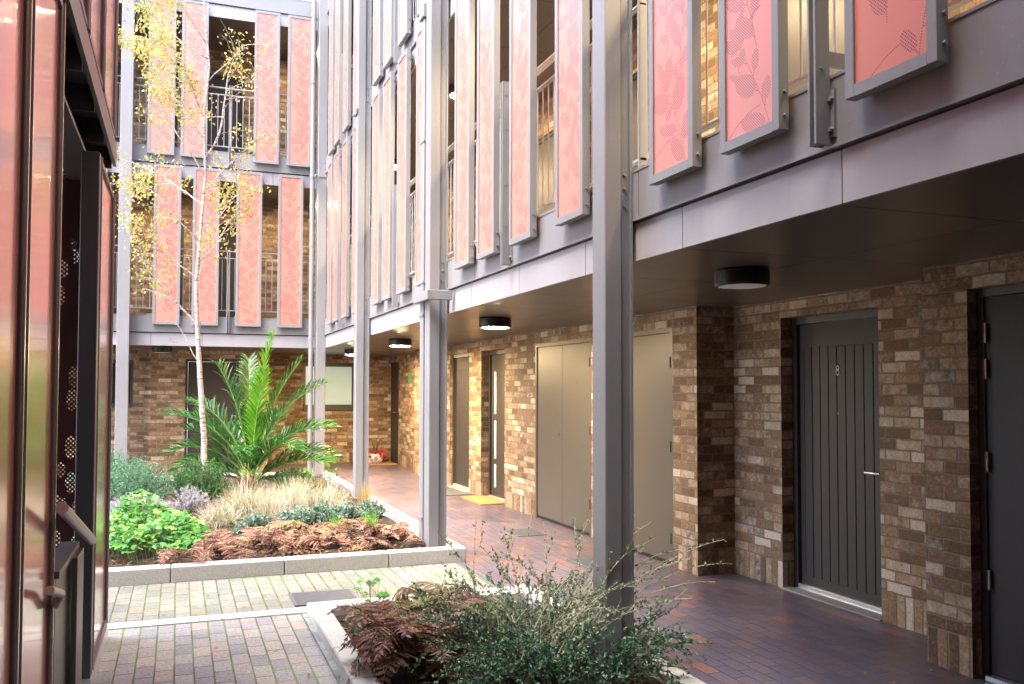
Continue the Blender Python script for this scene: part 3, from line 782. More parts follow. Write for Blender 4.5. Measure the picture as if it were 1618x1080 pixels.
for i, (a, b) in enumerate(((.55, 1.25), (1.30, 2.0), (2.05, 2.79), (2.84, 3.53))): gpanel(a, b, .03, 3.0, seed=40+i)
gpanel(5.23, 6.24, .10, 2.86, seed=50)
for i, (a, b) in enumerate(((-.1, .8), (.85, 1.7), (1.75, 2.6), (2.65, 3.5), (3.55, 4.4), (4.45, 5.25), (5.30, 6.24))): gpanel(a, b, 3.24, 6.0, seed=60+i)
m = MB(); m.box(-.50, -.41, 5.12, 5.225, .0, 2.86, 0, .004); Lp('door_jamb', m, MAT['steel_dark'])
m = MB(); m.box(-.50, -.405, 5.08, 6.28, -.005, .09); Lp('plinth', m, MAT['silver'])
# canopy beam
m = MB(); m.box(-.425, -.405, -1, 6.30, 3.06, 3.20); m.box(-.62, -.425, -1, 6.30, 3.16, 3.20); m.box(-.66, -.60, -1, 6.30, 2.90, 3.16); m.box(-.60, -.50, -1, 6.30, 2.90, 2.92)
y = .6
while y < 6.2:
    m.box(-.60, -.425, y, y+.012, 3.02, 3.16); m.tube([(-.5, y+.05, 3.16), (-.5, y+.05, 3.12)], .018, 8); y += .62
Lp('canopy_beam', m, MAT['steel_dark'])
m = MB(); m.box(-4.5, -.70, -3, 4.75, 0, 6.1); m.box(-4.5, -.45, -3, 2.6, 6.1, 8.9); m.box(-4.5, -.72, 4.75, 6.2, 3.0, 6.1); Lp('wall', m, plain('dark_olive_wall', (.055,.05,.04), .6))  # tallest near box is out of view, raised to shade the near court
m = MB(); m.quad((-1.5, 6.05, .05), (-.46, 6.05, .05), (-.46, 6.05, 2.95), (-1.5, 6.05, 2.95)); Lp('perforated_screen', m, MAT['perf'])
m = MB(); m.tube([(-.36, 3.3, 1.20), (-.36, 4.45, .91)], .021, 14)
Lp('handrail', m, plain('mauve_grey_rail', (.33,.24,.25), .35), smooth=False)
m = MB(); m.tube([(-.38, 3.2, .95), (-.38, 3.50, .875), (-.40, 3.51, .83)], .015, 12); Lp('lower_rail', m, plain('grey_rail', (.35,.29,.29), .35))
m = MB(); m.box(-.43, -.405, 3.56, 4.2, .02, .93, 0, .003); m.box(-.46, -.39, 3.54, 4.22, .92, .945); m.box(-.39, -.37, 3.95, 4.2, .02, .92, 0, .002); Lp('balustrade_panel', m, MAT['steel_dark'])

# ============================================================ FRONT WING (unseen, placed over the viewpoint to keep the near faces in shade)
fw_ = empty('apartment_wing', (0, -3, 0), 'unseen brick wing placed over the viewpoint to shade the near end of the courtyard', 'building')
FO = (0, -3, 0)
m = MB(); m.box(-.68, 5.3, -3.4, -3.05, 0, 2.33); m.box(-.40, 2.18, .30, .50, 2.90, 8.9); m.build('wall', MAT['brick'], fw_, FO)
m = MB(); m.box(-.40, 2.18, .28, .54, 2.33, 2.88); m.build('edge_beam', MAT['steel'], fw_, FO)
m = MB(); m.box(-.38, 2.36, -3.0, .27, 2.34, 2.5); m.build('soffit', MAT['soffit'], fw_, FO)
m = MB(); m.box(-.40, 2.36, -3.4, .56, 8.92, 9.05); m.build('roof', MAT['slab'], fw_, FO)

# ============================================================ CEILING LIGHTS
g = NG('lamp_diffuser_bright'); g.set(col=(.9,.85,.75), rough=.5, ecol=(1., .70, .36), estr=190.); MAT['lamp_bright'] = g.m
g = NG('lamp_diffuser_fill'); g.set(col=(.9,.85,.75), rough=.5, ecol=(1., .78, .50), estr=26.); MAT['lamp_fill'] = g.m  # for the fill lamps added in the rear galleries
def lamp(x, y, z, on, label, power=1.):
    o = empty('ceiling_light', (x, y, z), label, 'ceiling light', 'round drum ceiling lights')
    m = MB(); m.lathe((0, 0, 0), [(.155, 0), (.165, -.01), (.165, -.085), (.158, -.10), (.15, -.10)], 40); m.build('housing', MAT['lamp_body'], o, smooth=False)
    m = MB(); m.lathe((0, 0, 0), [(.149, -.0985), (.13, -.102), (.10, -.105), (.05, -.107), (.01, -.108)], 40)
    m.build('diffuser', MAT['lamp_fill' if on == 3 else 'lamp_bright' if on == 2 else 'lamp_on' if on else 'lamp_dim'], o, smooth=True)
    return o
lamp(3.20, 4.50, 2.329, False, 'unlit black drum light on the soffit nearest the camera, in front of door 8')
lamp(3.02, 8.47, 2.329, True, 'glowing drum light on the soffit in front of the taupe double doors')
lamp(3.02, 12.6, 2.329, 2, 'black drum light on the soffit seen between middle column and third column')
lamp(3.02, 16.3, 2.329, 2, 'drum light half hidden behind the third column near the frosted window')
lamp(-.28, 16.45, 2.329, False, 'flat black drum light under the rear gallery left of the birch trunk')
lamp(1.85, 16.7, FL[1]-.001, 3, 'added fill light hidden behind the rightmost lower screen of the far wing')  # this and the next two are added, hidden lamps brightening the far brick
lamp(-.2, 16.7, FL[1]-.001, 3, 'added fill light hidden behind the leftmost lower screen beside the far left column')
lamp(1.97, 16.7, FL[2]-.001, 3, 'added fill light hidden behind the rightmost upper screen of the far wing')
for i, y in enumerate((2.6, 6.3, 9.9, 13.5)):
    lamp(3.1, y, FL[1]-.001, True, ('gallery light above the nearest first-floor screens', 'gallery light behind the screens between near and middle column', 'gallery light behind the screens past the middle column', 'gallery light behind the farthest right-hand screens')[i])

# ============================================================ SMALL THINGS
def flat_thing(name, x0, x1, y0, y1, h, mat, label, cat, ang=0., slots=False):
    m = MB(); m.box(x0, x1, y0, y1, .001, h, 0, .002)
    if slots:
        y = y0+.02
        while y < y1-.02: m.box(x0+.02, x1-.02, y, y+.006, h, h+.0015); y += .03
    return tag(m.build(name, mat), label, cat)
flat_thing('drain_cover', .82, 1.30, 6.66, 7.08, .012, MAT['mat_dark'], 'blue-grey metal drain cover set in the pale cross path', 'drain cover', slots=True)
flat_thing('drain_cover', 3.47, 3.80, 8.95, 9.42, .008, MAT['mat_dark'], 'dark square drain cover in the brick walkway in front of the taupe doors', 'drain cover', slots=True)
flat_thing('drain_cover', 3.43, 3.80, 7.15, 7.60, .008, MAT['mat_dark'], 'dark drain cover in the walkway partly hidden behind the near column', 'drain cover', slots=True)
flat_thing('channel_drain', 2.40, 2.47, 6.62, 7.80, .006, MAT['mat_dark'], 'narrow dark drainage channel running from the corner of the large planter', 'drain', slots=True)
flat_thing('doormat', 3.92, 4.50, 11.55, 12.45, .018, MAT['mat_coir'], 'orange-brown coir doormat before the door with the glazed slot', 'doormat')
flat_thing('doormat', 3.70, 4.20, 12.75, 13.9, .010, MAT['mat_dark'], 'dark flat mat before the boarded door beyond the middle column', 'doormat')
flat_thing('doormat', 3.55, 4.35, 18.35, 19.1, .015, MAT['mat_coir'], 'brown doormat in the far corner beside the red and white pot', 'doormat')
m = MB(); m.box(4.39, 4.399, 17.35, 17.62, 1.72, 1.92); tag(m.build('wall_sign', MAT['green_sign']), 'small faded green sign on the lit brick wall by the far door', 'sign')
# red and white potted plant
pp = empty('potted_plant', (4.0, 18.95, 0), 'small plant in red and white wrapping on the floor of the far corner', 'plant pot')
m = MB(); m.lathe((0, 0, 0), [(.10, 0.016), (.15, .02), (.19, .10), (.17, .18), (.12, .20)], 18)
m.v = [(x*(1+.12*math.sin(i*2.1)), y*(1+.12*math.cos(i*1.7)), z) for i, (x, y, z) in enumerate(m.v)]; m.build('white_wrap', MAT['white'], pp)
m = MB()
for i in range(110):
    a = U(0, 6.28); r_ = U(.02, .2); p = Vector((math.cos(a)*r_, math.sin(a)*r_, U(.12, .3)-r_*.3)); m.leaf(p, Vector((math.cos(a), math.sin(a), U(-.4, .5))), Vector((0, 0, 1))+rv(.5), U(.08, .14), .07)
m.build('red_bracts', MAT['red_cloth'], pp)
m = MB()
for i in range(7): a = U(0, 6.28); m.tube([(0, 0, .15), (math.cos(a)*.05, math.sin(a)*.05, .35), (math.cos(a)*.09, math.sin(a)*.09, U(.42, .58))], .007, 5)
m.build('stems', MAT['twig'], pp)

random.seed(61); m = MB()
for i in range(150):
    x, y = (U(-.38, .86), U(3.5, 6.4)) if i < 25 else ((U(-.4, 2.4), U(6.65, 7.8)) if i < 80 else (U(2.6, 4.1), U(3, 15)))
    m.leaf(Vector((x, y, U(.004, .012))), Vector((U(-1, 1), U(-1, 1), 0)), Vector((0, 0, 1))+Vector((U(-.2, .2), U(-.2, .2), 0)), U(.025, .055), U(.015, .03))
tag(m.build('fallen_leaves', MAT['birch_leaf']), 'small yellow-brown leaves fallen here and there on the paving', 'fallen leaves', kind='stuff')
# ============================================================ PLANTS
Z = Vector((0, 0, 1))
def frond(mb, p, az, L, rise, droop, mi=0, n=26, w=.22, curl=.5, pin=.03, rib=None, sub=True, cup=.0):
    """arched frond with pinnae; each pinna a chain of two quads"""
    d = Vector((math.cos(az), math.sin(az), 0)); pts = []
    for i in range(n+1):
        t = i/n; h = rise*math.sin(min(1, t*1.1)*math.pi*.5)-droop*t*t
        pts.append(Vector(p)+d*(L*t*(1-.15*t))+Z*h)
    rr = [(.006 if rib is None else rib)*(1-.8*i/n)+.0012 for i in range(n+1)]
    mb.tube([tuple(q) for q in pts], rr, 4, mi+1 if rib is not None else mi, cap=False)
    for i in range(2, n+1):
        t = i/n; q = pts[i]; dr = (pts[i]-pts[i-1]).normalized(); side = dr.cross(Z).normalized(); un = side.cross(dr)
        ln = w*math.sin(max(.08, min(1, (1-t)*1.05+.04))*math.pi*.62)
        for s_ in (-1, 1):
            pd = (side*s_+dr*U(.25, .5)+un*(cup+U(-.12, .12))).normalized(); l2 = ln*U(.8, 1.1)
            c = -Z*l2*curl*U(.3, 1.2)
            a = q; b = q+pd*l2*.5+c*.3; e = q+pd*l2*.95+c
            wv = dr*pin*.5
            mb.v += [tuple(a-wv*.6), tuple(a+wv*.6), tuple(b+wv+un*.0), tuple(b-wv), tuple(e)]
            k = len(mb.v)-5; mb.f += [(k, k+1, k+2, k+3), (k+3, k+2, k+4)]; mb.mi += [mi, mi]
            if sub and l2 > .05:     # toothed edges
                for j in range(int(l2/.022)):
                    tt = (j+.5)/int(l2/.022+1e-6) if int(l2/.022) else .5; bp = q+pd*l2*.9*tt+c*tt*tt
                    for s2 in (-1, 1):
                        mb.leaf(bp, (dr*s2+pd*.5+rv(.4)), un+rv(.5), pin*.75, .010, mi)
def dead_fern(name, x, y, z, nf, L, mats, label, seed, group=None, azr=(0, 6.28), w=.16, rise=(.15, .38), sp=.2):
    random.seed(seed); m = MB()
    for i in range(nf):
        a = U(*azr); l = L*U(.65, 1.1)
        frond(m, (x+U(-sp, sp), y+U(-sp, sp), z+U(0, .10)), a, l, U(*rise), U(.10, .40), 0, int(12+l*18), w*U(.6, 1.1), U(.0, .75), .020)
    for i in range(nf*6):
        a = U(0, 6.28); r_ = abs(random.gauss(0, L*.45)); m.leaf(Vector((x+r_*math.cos(a), y+r_*math.sin(a), z+U(0, .06))), rv(1), Z+rv(.8), U(.03, .07), .02)
    o = m.build(name, mats, org=(x, y, z)); o.location = (x, y, z)
    return tag(o, label, 'dead fern', group)
def clump(name, x, y, z, n, L, mats, label, cat, seed, spread=.5, wd=.007, lean=None, group=None, droop=.6, orr=.07):
    random.seed(seed); m = MB()
    for i in range(n):
        a = U(0, 6.28); l = L*U(.6, 1.15); out = U(.15, 1)*spread
        d = Vector((math.cos(a)*out, math.sin(a)*out, 0)); 
        if lean: d += Vector(lean)*U(.3, 1)
        p0 = Vector((x+U(-orr, orr), y+U(-orr, orr), z)); sd_ = Vector((-math.sin(a), math.cos(a), 0))*wd*.5
        prev = None; ns = 5
        for j in range(ns+1):
            t = j/ns; q = p0+d*l*t*1.1+Z*(l*(t*.95-droop*t*t*out*1.3)); ww = sd_*(1-t*.92)
            cur = (q-ww, q+ww)
            if prev: 
                k = len(m.v)
                if j == 1: m.v += [tuple(prev[0]), tuple(prev[1])]; k0 = k
                m.v += [tuple(cur[1]), tuple(cur[0])]
                m.f.append((pk[0], pk[1], len(m.v)-2, len(m.v)-1) if j > 1 else (k, k+1, k+2, k+3)); m.mi.append(0)
                pk = (len(m.v)-1, len(m.v)-2)
            prev = cur
    o = m.build(name, mats, org=(x, y, z)); o.location = (x, y, z)
    return tag(o, label, cat, group)
def bush(name, x, y, z, rx, ry, h, nst, mats, label, cat, seed, ll=.022, lw=.006, per=26, stem='twig', upr=.6, group=None, whorl=True, surf=.0):
    random.seed(seed); m = MB()
    for i in range(nst):
        a = U(0, 6.28); r_ = math.sqrt(U(0, 1)); ex, ey = math.cos(a)*r_*rx, math.sin(a)*r_*ry
        top = h*math.sqrt(max(.05, 1-r_*r_*.85))*U(.75, 1.08)
        p0 = Vector((x+ex*.45, y+ey*.45, z)); p3 = Vector((x+ex*1.02, y+ey*1.02, z+top)); p1 = p0+Vector((ex*.1, ey*.1, top*upr))
        pts = []
        for j in range(9):
            t = j/8; pts.append(p0*(1-t)**2+p1*2*t*(1-t)+p3*t*t+rv(.008)*t)
        m.tube([tuple(q) for q in pts], [.0035*(1-.7*j/8) for j in range(9)], 3, 1, cap=False)
        for j in range(per):
            t = .35+.65*(j/per); f = t*8; k = min(7, int(f)); q = pts[k].lerp(pts[k+1], f-k); dr = (pts[k+1]-pts[k]).normalized()
            for s_ in range(3 if whorl else 2):
                dd_ = (rv(1)+dr*.55+Z*.2).normalized(); m.leaf(q, dd_, Z*.6+rv(1), ll*U(.6, 1.3), lw*U(.8, 1.3), 0, lw*.2)
    o = m.build(name, mats+[MAT[stem]], org=(x, y, z)); o.location = (x, y, z)
    return tag(o, label, cat, group)

# --- birch
random.seed(5)
BX, BYy = .30, 12.6
bt = empty('birch_tree', (BX, BYy, .1), 'slender pale birch with sparse yellow autumn leaves rising from the large planter', 'tree')
m = MB(); tw = MB(); lfm = MB()
tr = [(.33, .1), (.33, .9), (.27, 1.7), (.22, 2.5), (.20, 3.0), (.25, 3.8), (.30, 4.5), (.27, 5.3), (.33, 6.0), (.25, 6.9), (.24, 7.8), (.28, 8.8)]
tp = [Vector((a, BYy+.02*math.sin(b*3), b)) for a, b in tr]
m.tube([tuple(q) for q in tp], [.042, .038, .034, .030, .027, .021, .018, .016, .013, .010, .008, .004], 12)
m.build('trunk', MAT['birch'], bt, (BX, BYy, .1), True)
def ontrunk(z):
    for a, b in zip(tp[:-1], tp[1:]):
        if a.z <= z <= b.z: return a.lerp(b, (z-a.z)/(b.z-a.z))
    return tp[-1]
def bleaf(q, s=1.):
    d = (rv(1)-Z*.7).normalized(); lfm.leaf(q, d, rv(1)+Z*.4, U(.04, .065)*s, U(.026, .04)*s, 0, .004)
def branch(p, d, L, r_, lev, dens):
    n = max(5, int(L/.13)); q = Vector(p); d = Vector(d).normalized(); pts = [q.copy()]
    for i in range(n):
        t = i/n; d = (d+rv(.16)+Z*(.06 if lev == 0 else -.05)*(1 if t < .6 else -1.5)).normalized(); q = q+d*(L/n); pts.append(q.copy())
    tw.tube([tuple(a) for a in pts], [r_*(1-.85*i/n)+.0012 for i in range(n+1)], 5 if lev == 0 else 3, 0, cap=False)
    for i, a in enumerate(pts):
        t = i/n
        if lev < 2 and t > .2 and U(0, 1) < (.85 if lev == 0 else .6):
            s_ = rv(1); s_.z *= .5; branch(a, d*.7+s_*.9, L*U(.22, .42)*(1.1-t*.4), r_*.45, lev+1, dens)
        if lev > 0 or t > .55:
            for k_ in range(int(dens*U(.5, 2.1)+.3)): bleaf(a+rv(.11))
for z_, dx, dy, dz, L, r_, dn in ((1.95, -.9, .1, 1.0, .7, .006, .2), (2.45, -.75, -.1, .75, 1.5, .016, 1.0), (2.3, .5, .2, 1.3, .9, .006, .2), (2.9, .35, -.2, 1.3, 1.3, .009, .8), (3.1, -.8, .3, .8, 1.2, .011, 1.3), (3.3, .8, 0, .9, 1.2, .010, 1.2),
        (3.6, -.9, -.2, .7, 1.3, .012, 1.9), (3.8, .8, .3, .8, 1.0, .010, 1.6), (4.1, -.9, .2, .6, 1.4, .012, 1.9), (4.3, .9, -.3, .9, 1.1, .010, 1.1), (4.5, -.7, -.4, .9, 1.3, .011, 1.9), (4.75, .75, 0, 1.35, 1.9, .016, 1.0), (5.0, -.9, .1, .8, 1.5, .013, 2.2),
        (5.3, -.6, -.5, .9, 1.2, .010, 2.2), (5.6, -.9, 0, .5, 1.3, .010, 2.6), (5.8, .5, .4, .9, .9, .009, 1.4), (6.1, -.9, .2, .4, 1.3, .010, 2.6), (6.3, -.5, -.3, .8, 1.1, .009, 2.4), (6.7, -.8, .2, .4, 1.2, .008, 2.4), (7.0, .7, .1, .6, 1.0, .008, 1.8), (7.3, -.7, -.2, .5, 1.0, .008, 2.2), (7.8, .4, .2, .8, .8, .006, 2.), (8.1, -.5, .1, .7, .8, .006, 2.)):
    branch(ontrunk(z_), (dx, dy, dz), L, r_, 0, dn)
tw.build('branches', MAT['birch'], bt, (BX, BYy, .1)); lfm.build('crown', MAT['birch_leaf'], bt, (BX, BYy, .1))

# --- palm
random.seed(9)
PX, PY = .98, 13.2
pm = empty('palm_tree', (PX, PY, .1), 'young feather palm with arching green fronds standing beside the birch', 'palm')
PO = (PX, PY, .1)
m = MB(); m.lathe((PX, PY, .08), [(.10, 0), (.13, .06), (.12, .16), (.07, .26), (.03, .32)], 14)
for i in range(40):
    a = U(0, 6.28); m.tube([(PX+.1*math.cos(a), PY+.1*math.sin(a), .12+U(0, .12)), (PX+.17*math.cos(a), PY+.17*math.sin(a), .22+U(0, .2))], [.016, .004], 4)
m.build('trunk', MAT['palm_stub'], pm, PO)
def palm_frond(az, tilt, L, bend, new=False, seed_=0, ll=.34):
    m = MB(); n = 44; d = Vector((math.cos(az), math.sin(az), 0)); ang = tilt; q = Vector((PX, PY, .25)); pts = [q.copy()]
    for i in range(n): ang -= bend/n*(.4+1.4*i/n); q = q+(d*math.cos(ang)+Z*math.sin(ang))*(L/n); pts.append(q.copy())
    m.tube([tuple(a) for a in pts], [.012*(1-.85*i/n)+.0015 for i in range(n+1)], 5, 1, cap=False)
    for i in range(8, n+1):
        t = i/n; dr = (pts[i]-pts[i-1]).normalized(); side = Vector((-d.y, d.x, 0)); un = side.cross(dr); 
        if un.z < 0: un = -un
        l = ll*math.sin(math.pi*min(1, .18+.82*(1-t)**.8)*.78)*(1. if i > 14 else .55)
        for s_ in (-1, 1):
            for rep in range(2):
                dd_ = (side*s_*U(.55, .8)+dr*U(.75, 1.0)+un*U(-.05, .55)).normalized(); l2 = l*U(.8, 1.12)
                a = pts[i]-(pts[i]-pts[i-1])*rep*.5; b = a+dd_*l2*.55; e = a+dd_*l2-Z*l2*U(.08, .28)
                wv = dr.cross(dd_).cross(dd_).normalized()*(.018 if not new else .020)*.5
                k = len(m.v); m.v += [tuple(a-wv*.5), tuple(a+wv*.5), tuple(b+wv), tuple(b-wv), tuple(e)]; m.f += [(k, k+1, k+2, k+3), (k+3, k+2, k+4)]; m.mi += [0, 0]
    o = m.build('frond', [MAT['palm_new' if new else 'palm'], MAT['palm_rib']], pm, PO)
# screen right is azimuth about -20 deg; left about 160
for az, ti, L, be, nw, ll in ((-22, 88, 2.15, .25, True, .42), (150, 84, 1.8, .45, False, .42), (-22, 76, 1.85, .9, False, .48), (140, 72, 1.7, 1.0, False, .46),
        (163, 68, 1.6, 1.1, False, .46), (158, 54, 1.35, 1.35, False, .46), (170, 44, 1.15, 1.35, False, .42), (150, 60, 1.3, .9, False, .44),
        (-22, 64, 1.5, 1.15, False, .46), (-12, 48, 1.35, 1.25, False, .44), (-30, 36, 1.2, .80, False, .42), (-60, 62, 1.3, 1.4, False, .42), (60, 66, 1.6, 1.0, False, .42), (110, 60, 1.5, 1.1, False, .42), (20, 62, 1.4, 1.1, False, .42),
        (-100, 62, 1.15, 1.3, False, .38), (200, 40, 1.1, 1.7, False, .34), (180, 24, 1.0, 1.1, False, .30), (-40, 18, .9, .8, False, .30), (-10, 80, 1.9, .45, False, .38), (-75, 80, 1.7, .3, True, .32), (90, 82, 1.9, .4, False, .40)):
    palm_frond(R(az), R(ti), L, be, nw, ll=ll)

# --- bushes in the big planter
bush('evergreen_shrub', -.55, 12.0, .08, .62, .7, .66, 330, [MAT['rosemary']], 'fluffy blue-green evergreen shrub at the left end of the large planter', 'shrub', 21, .032, .007, 22)
bush('evergreen_shrub', -.85, 13.2, .08, .6, .6, .72, 240, [MAT['rosemary']], 'blue-green shrub half hidden behind the stair block edge', 'shrub', 22, .032, .007, 20)
bush('evergreen_shrub', .26, 11.9, .08, .40, .5, .66, 260, [MAT['darkbush']], 'darker green rounded shrub at the foot of the birch trunk', 'shrub', 23, .034, .007, 22)
bush('silver_shrub', -.42, 10.65, .08, .40, .45, .36, 210, [MAT['silver_leaf']], 'silvery lavender-grey shrub between the blue-green shrub and bright green leaves', 'shrub', 24, .030, .005, 22, upr=.8)
bush('silver_shrub', .12, 11.0, .08, .28, .3, .36, 110, [MAT['silver_leaf']], 'smaller silvery grey shrub in front of the dark green rounded shrub', 'shrub', 25, .030, .005, 20, upr=.8)
# --- geranium patch
random.seed(31); m = MB()
for i in range(1500):
    a = U(0, 6.28); r_ = math.sqrt(U(0, 1)); X = -.32+math.cos(a)*r_*.62; Y = 9.25+math.sin(a)*r_*.95
    if X > .15 and Y < 8.6: continue
    hh = .05+(.22+.14*math.sin(X*7+1)*math.sin(Y*5)+(.12 if Y > 9.5 else 0))*(1-r_*r_*.75)*U(.45, 1.15); c = Vector((X, Y, .09+hh)); nn = (Z+rv(.55)-Vector((0, .25, 0))).normalized()
    e1 = nn.orthogonal().normalized(); e2 = nn.cross(e1); s_ = U(.022, .05); pts = []; ph = U(0, 6.28)
    for j in range(11):
        th = ph+2*math.pi*j/11; rr = s_*(1.0 if j % 2 else .78)*(0.35 if j == 0 else 1); pts.append(tuple(c+e1*rr*math.cos(th)+e2*rr*math.sin(th)-nn*.006*(j % 2)))
    m.poly(pts, 0)
    if i % 3 == 0: m.tube([(X*.9, Y, .09), tuple(c)], .0018, 3, 1, cap=False)
o = m.build('leafy_perennial', [MAT['geran'], MAT['palm_rib']], org=(-.32, 9.25, .09)); o.location = (-.32, 9.25, .09)
tag(o, 'spreading bright green leafy perennial at the front left of the large planter', 'plant')
# --- sedges
sp_ = [(.45, 10.3, .42, 'pale arching sedge just right of the bright green leaves'), (.75, 10.9, .45, 'pale straw sedge behind the foremost sedge, left of centre in the large planter'), (1.05, 10.5, .40, 'straw-coloured sedge in the middle of the large planter'), (1.3, 11.2, .42, 'wispy straw sedge in front of the palm'),
       (.7, 11.8, .40, 'straw sedge between dark green shrub and palm'), (1.6, 10.8, .40, 'tangled tan sedge to the right of the palm, nearer the middle'), (1.9, 11.6, .36, 'tan sedge near the right kerb of the large planter'), (1.5, 12.2, .34, 'green-tinged sedge right of the palm foot'), (1.15, 12.2, .36, 'greyish sedge tuft hiding the palm foot')]
for i, (x, y, l, lb) in enumerate(sp_): clump('sedge', x, y, .08, 620, l*1.35*(.8, 1.25, .9, 1.1, .85, 1.2, .95, 1.15, .85)[i], [MAT['sedge']], lb, 'grass', 50+i, 1.0, .006, (-.2 if i == 0 else 0, 0, 0), 'sedges in the large planter', droop=.9, orr=.13)
clump('sedge', 2.2, 11.0, .08, 230, .42, [MAT['sedge_b']], 'golden upright grass tuft at the foot of the third column', 'grass', 71, .35, .006, None, 'sedges in the large planter')
clump('sedge', 1.95, 13.3, .08, 200, .30, [MAT['sedge']], 'small faded grass tuft beside the right kerb, behind the golden tuft', 'grass', 72, .7, .007, None, 'sedges in the large planter')
clump('grass_tuft', 1.55, 9.25, .09, 150, .24, [MAT['sedge_g']], 'fresh green grass tuft just behind the brown ferns', 'grass', 73, .45, .008)
clump('grass_tuft', 1.95, 9.5, .09, 90, .24, [MAT['sedge_g']], 'small fresh green tuft by the right kerb behind the brown ferns', 'grass', 74, .35, .008)
clump('grass_tuft', 1.95, 14.6, .1, 120, .30, [MAT['sedge_g']], 'light green tuft beneath the corner downpipe', 'grass', 75, .6, .012)
bush('evergreen_shrub', 1.65, 13.9, .08, .4, .5, .30, 120, [MAT['darkbush']], 'low dark green shrub between the palm and the corner column', 'shrub', 27, .04, .010, 14)
# --- blue grey spurges
for i, (x, y, lb) in enumerate(((1.2, 9.75, 'blue-grey leafy plant behind the ferns at the centre of the large planter'), (1.75, 9.9, 'blue-grey leafy plant right of the fresh green grass tuft'), (.75, 9.35, 'small blue-grey leafy plant right of the bright green perennial'), (2.08, 10.1, 'blue-grey leafy plant touching the right kerb'), (1.5, 10.0, 'blue-grey leafy plant between its two neighbours behind the green tuft'))):
    bush('spurge', x, y, .08, .22, .22, .24, 55, [MAT['euph']], lb, 'plant', 80+i, .05, .018, 12, stem='twig', group='blue-grey plants behind the ferns', whorl=False)
# --- dead ferns in big planter
ff = [(.15, 8.35, .42, 'brown dead fern nearest the stair block in the large planter'), (.55, 8.5, .5, 'brown dead fern draping over the front kerb, second from the left'), (.85, 8.9, .5, 'tall reddish dead fern hump behind the front row of ferns'), (1.0, 8.35, .48, 'brown dead fern at the middle of the front kerb'),
      (1.4, 8.65, .55, 'large rust-brown dead fern right of the middle of the front kerb'), (1.8, 8.45, .5, 'rust-brown dead fern left of the middle column'), (2.1, 8.7, .35, 'small brown dead fern against the foot of the middle column'), (1.75, 9.0, .5, 'rusty dead fern just in front of the fresh green tuft')]
for i, (x, y, l, lb) in enumerate(ff): dead_fern('dead_fern', x, y, .07, 13, l*1.0, [MAT['fern']], lb, 100+i, 'dead ferns in the large planter', rise=(.04, .26), w=.15, sp=.28)
dead_fern('dead_fern', 1.15, 9.1, .09, 5, .6, [MAT['fern_pale']], 'yellow-green fading fern lying across the brown ferns', 120, rise=(.1, .2))
# --- weed by corner
random.seed(33); m = MB()
for i in range(40): q = Vector((2.3+U(-.12, .12), 14.3+U(-.2, .2), .15+U(0, .38))); m.leaf(q, rv(1)+Z*.2, Z+rv(.5), U(.06, .11), U(.03, .05))
for i in range(6): m.tube([(2.3, 14.3, .1), (2.3+U(-.1, .1), 14.3+U(-.15, .15), U(.35, .5))], .004, 4)
tag(m.build('young_shrub', [MAT['geran']]), 'thin leafy seedling beside the kerb in front of the corner column', 'plant')

# --- leaf litter over both beds
random.seed(44); m = MB()
for i in range(5200):
    if i < 3800: x, y = U(-1.6, 2.34), 8.02+U(0, 1)**1.6*6.5; z = soilz(x, y)+U(.004, .04)
    else: x, y = U(1.03, 2.44), U(3.0, 6.2); z = .02+U(.004, .03)
    m.leaf(Vector((x, y, z)), Vector((U(-1, 1), U(-1, 1), U(-.2, .3))), Z+rv(.5), U(.03, .08), U(.012, .03))
tag(m.build('leaf_litter', MAT['litter']), 'brown fallen leaves and frond scraps covering the soil of both beds', 'leaf litter', kind='stuff')

# --- near planter: ferns
dead_fern('dead_fern', 1.25, 4.85, .03, 22, .50, [MAT['fern']], 'curled dark brown dead fern in the foreground bed at the left of the shrub', 131, None, rise=(.20, .44), w=.20, sp=.07)
dead_fern('dead_fern', 1.36, 5.55, .03, 18, .42, [MAT['fern_pale']], 'pale tan dead fern behind the dark brown one in the foreground bed', 132, None, rise=(.14, .32), w=.18)
dead_fern('dead_fern', 1.78, 5.65, .03, 16, .44, [MAT['fern_pale']], 'pale pinkish dead fern partly under the left side of the shrub', 133, None, rise=(.14, .32), w=.18)
dead_fern('dead_fern', 1.22, 5.25, .03, 9, .34, [MAT['fern']], 'small brown dead fern close to the left kerb of the foreground bed', 134, None, rise=(.06, .18), w=.12, sp=.1)
random.seed(35)
def sprig(cx, cy, n, s_, h, rr_, label):
    m = MB()
    for i in range(n):
        c = Vector((cx+U(-rr_, rr_), cy+U(-rr_, rr_), .05+U(.1, 1)*h)); nn = (Z+rv(.5)-Vector((0, .3, 0))).normalized(); e1 = nn.orthogonal().normalized(); e2 = nn.cross(e1); s2 = s_*U(.5, 1.1)
        m.poly([tuple(c+e1*s2*(1 if j % 2 else .6)*math.cos(j*.698)+e2*s2*(1 if j % 2 else .6)*math.sin(j*.698)) for j in range(9)])
        m.tube([(cx+(c.x-cx)*.3, cy+(c.y-cy)*.3, .02), tuple(c)], .0015, 3, 0, cap=False)
    o = m.build('leafy_perennial', [MAT['geran']], org=(cx, cy, .02)); o.location = (cx, cy, .02); tag(o, label, 'plant')
sprig(1.28, 6.15, 22, .040, .22, .10, 'bright green young leaves rising behind the ferns at the rear left of the foreground bed')
sprig(1.08, 5.62, 40, .018, .06, .05, 'tiny mound of fresh green leaves against the left kerb of the foreground bed')
sprig(1.55, 6.08, 10, .03, .18, .07, 'single light green sprig at the rear kerb of the foreground bed')
sprig(1.2, 5.95, 16, .022, .10, .08, 'low green leaves in the rear left corner of the foreground bed')
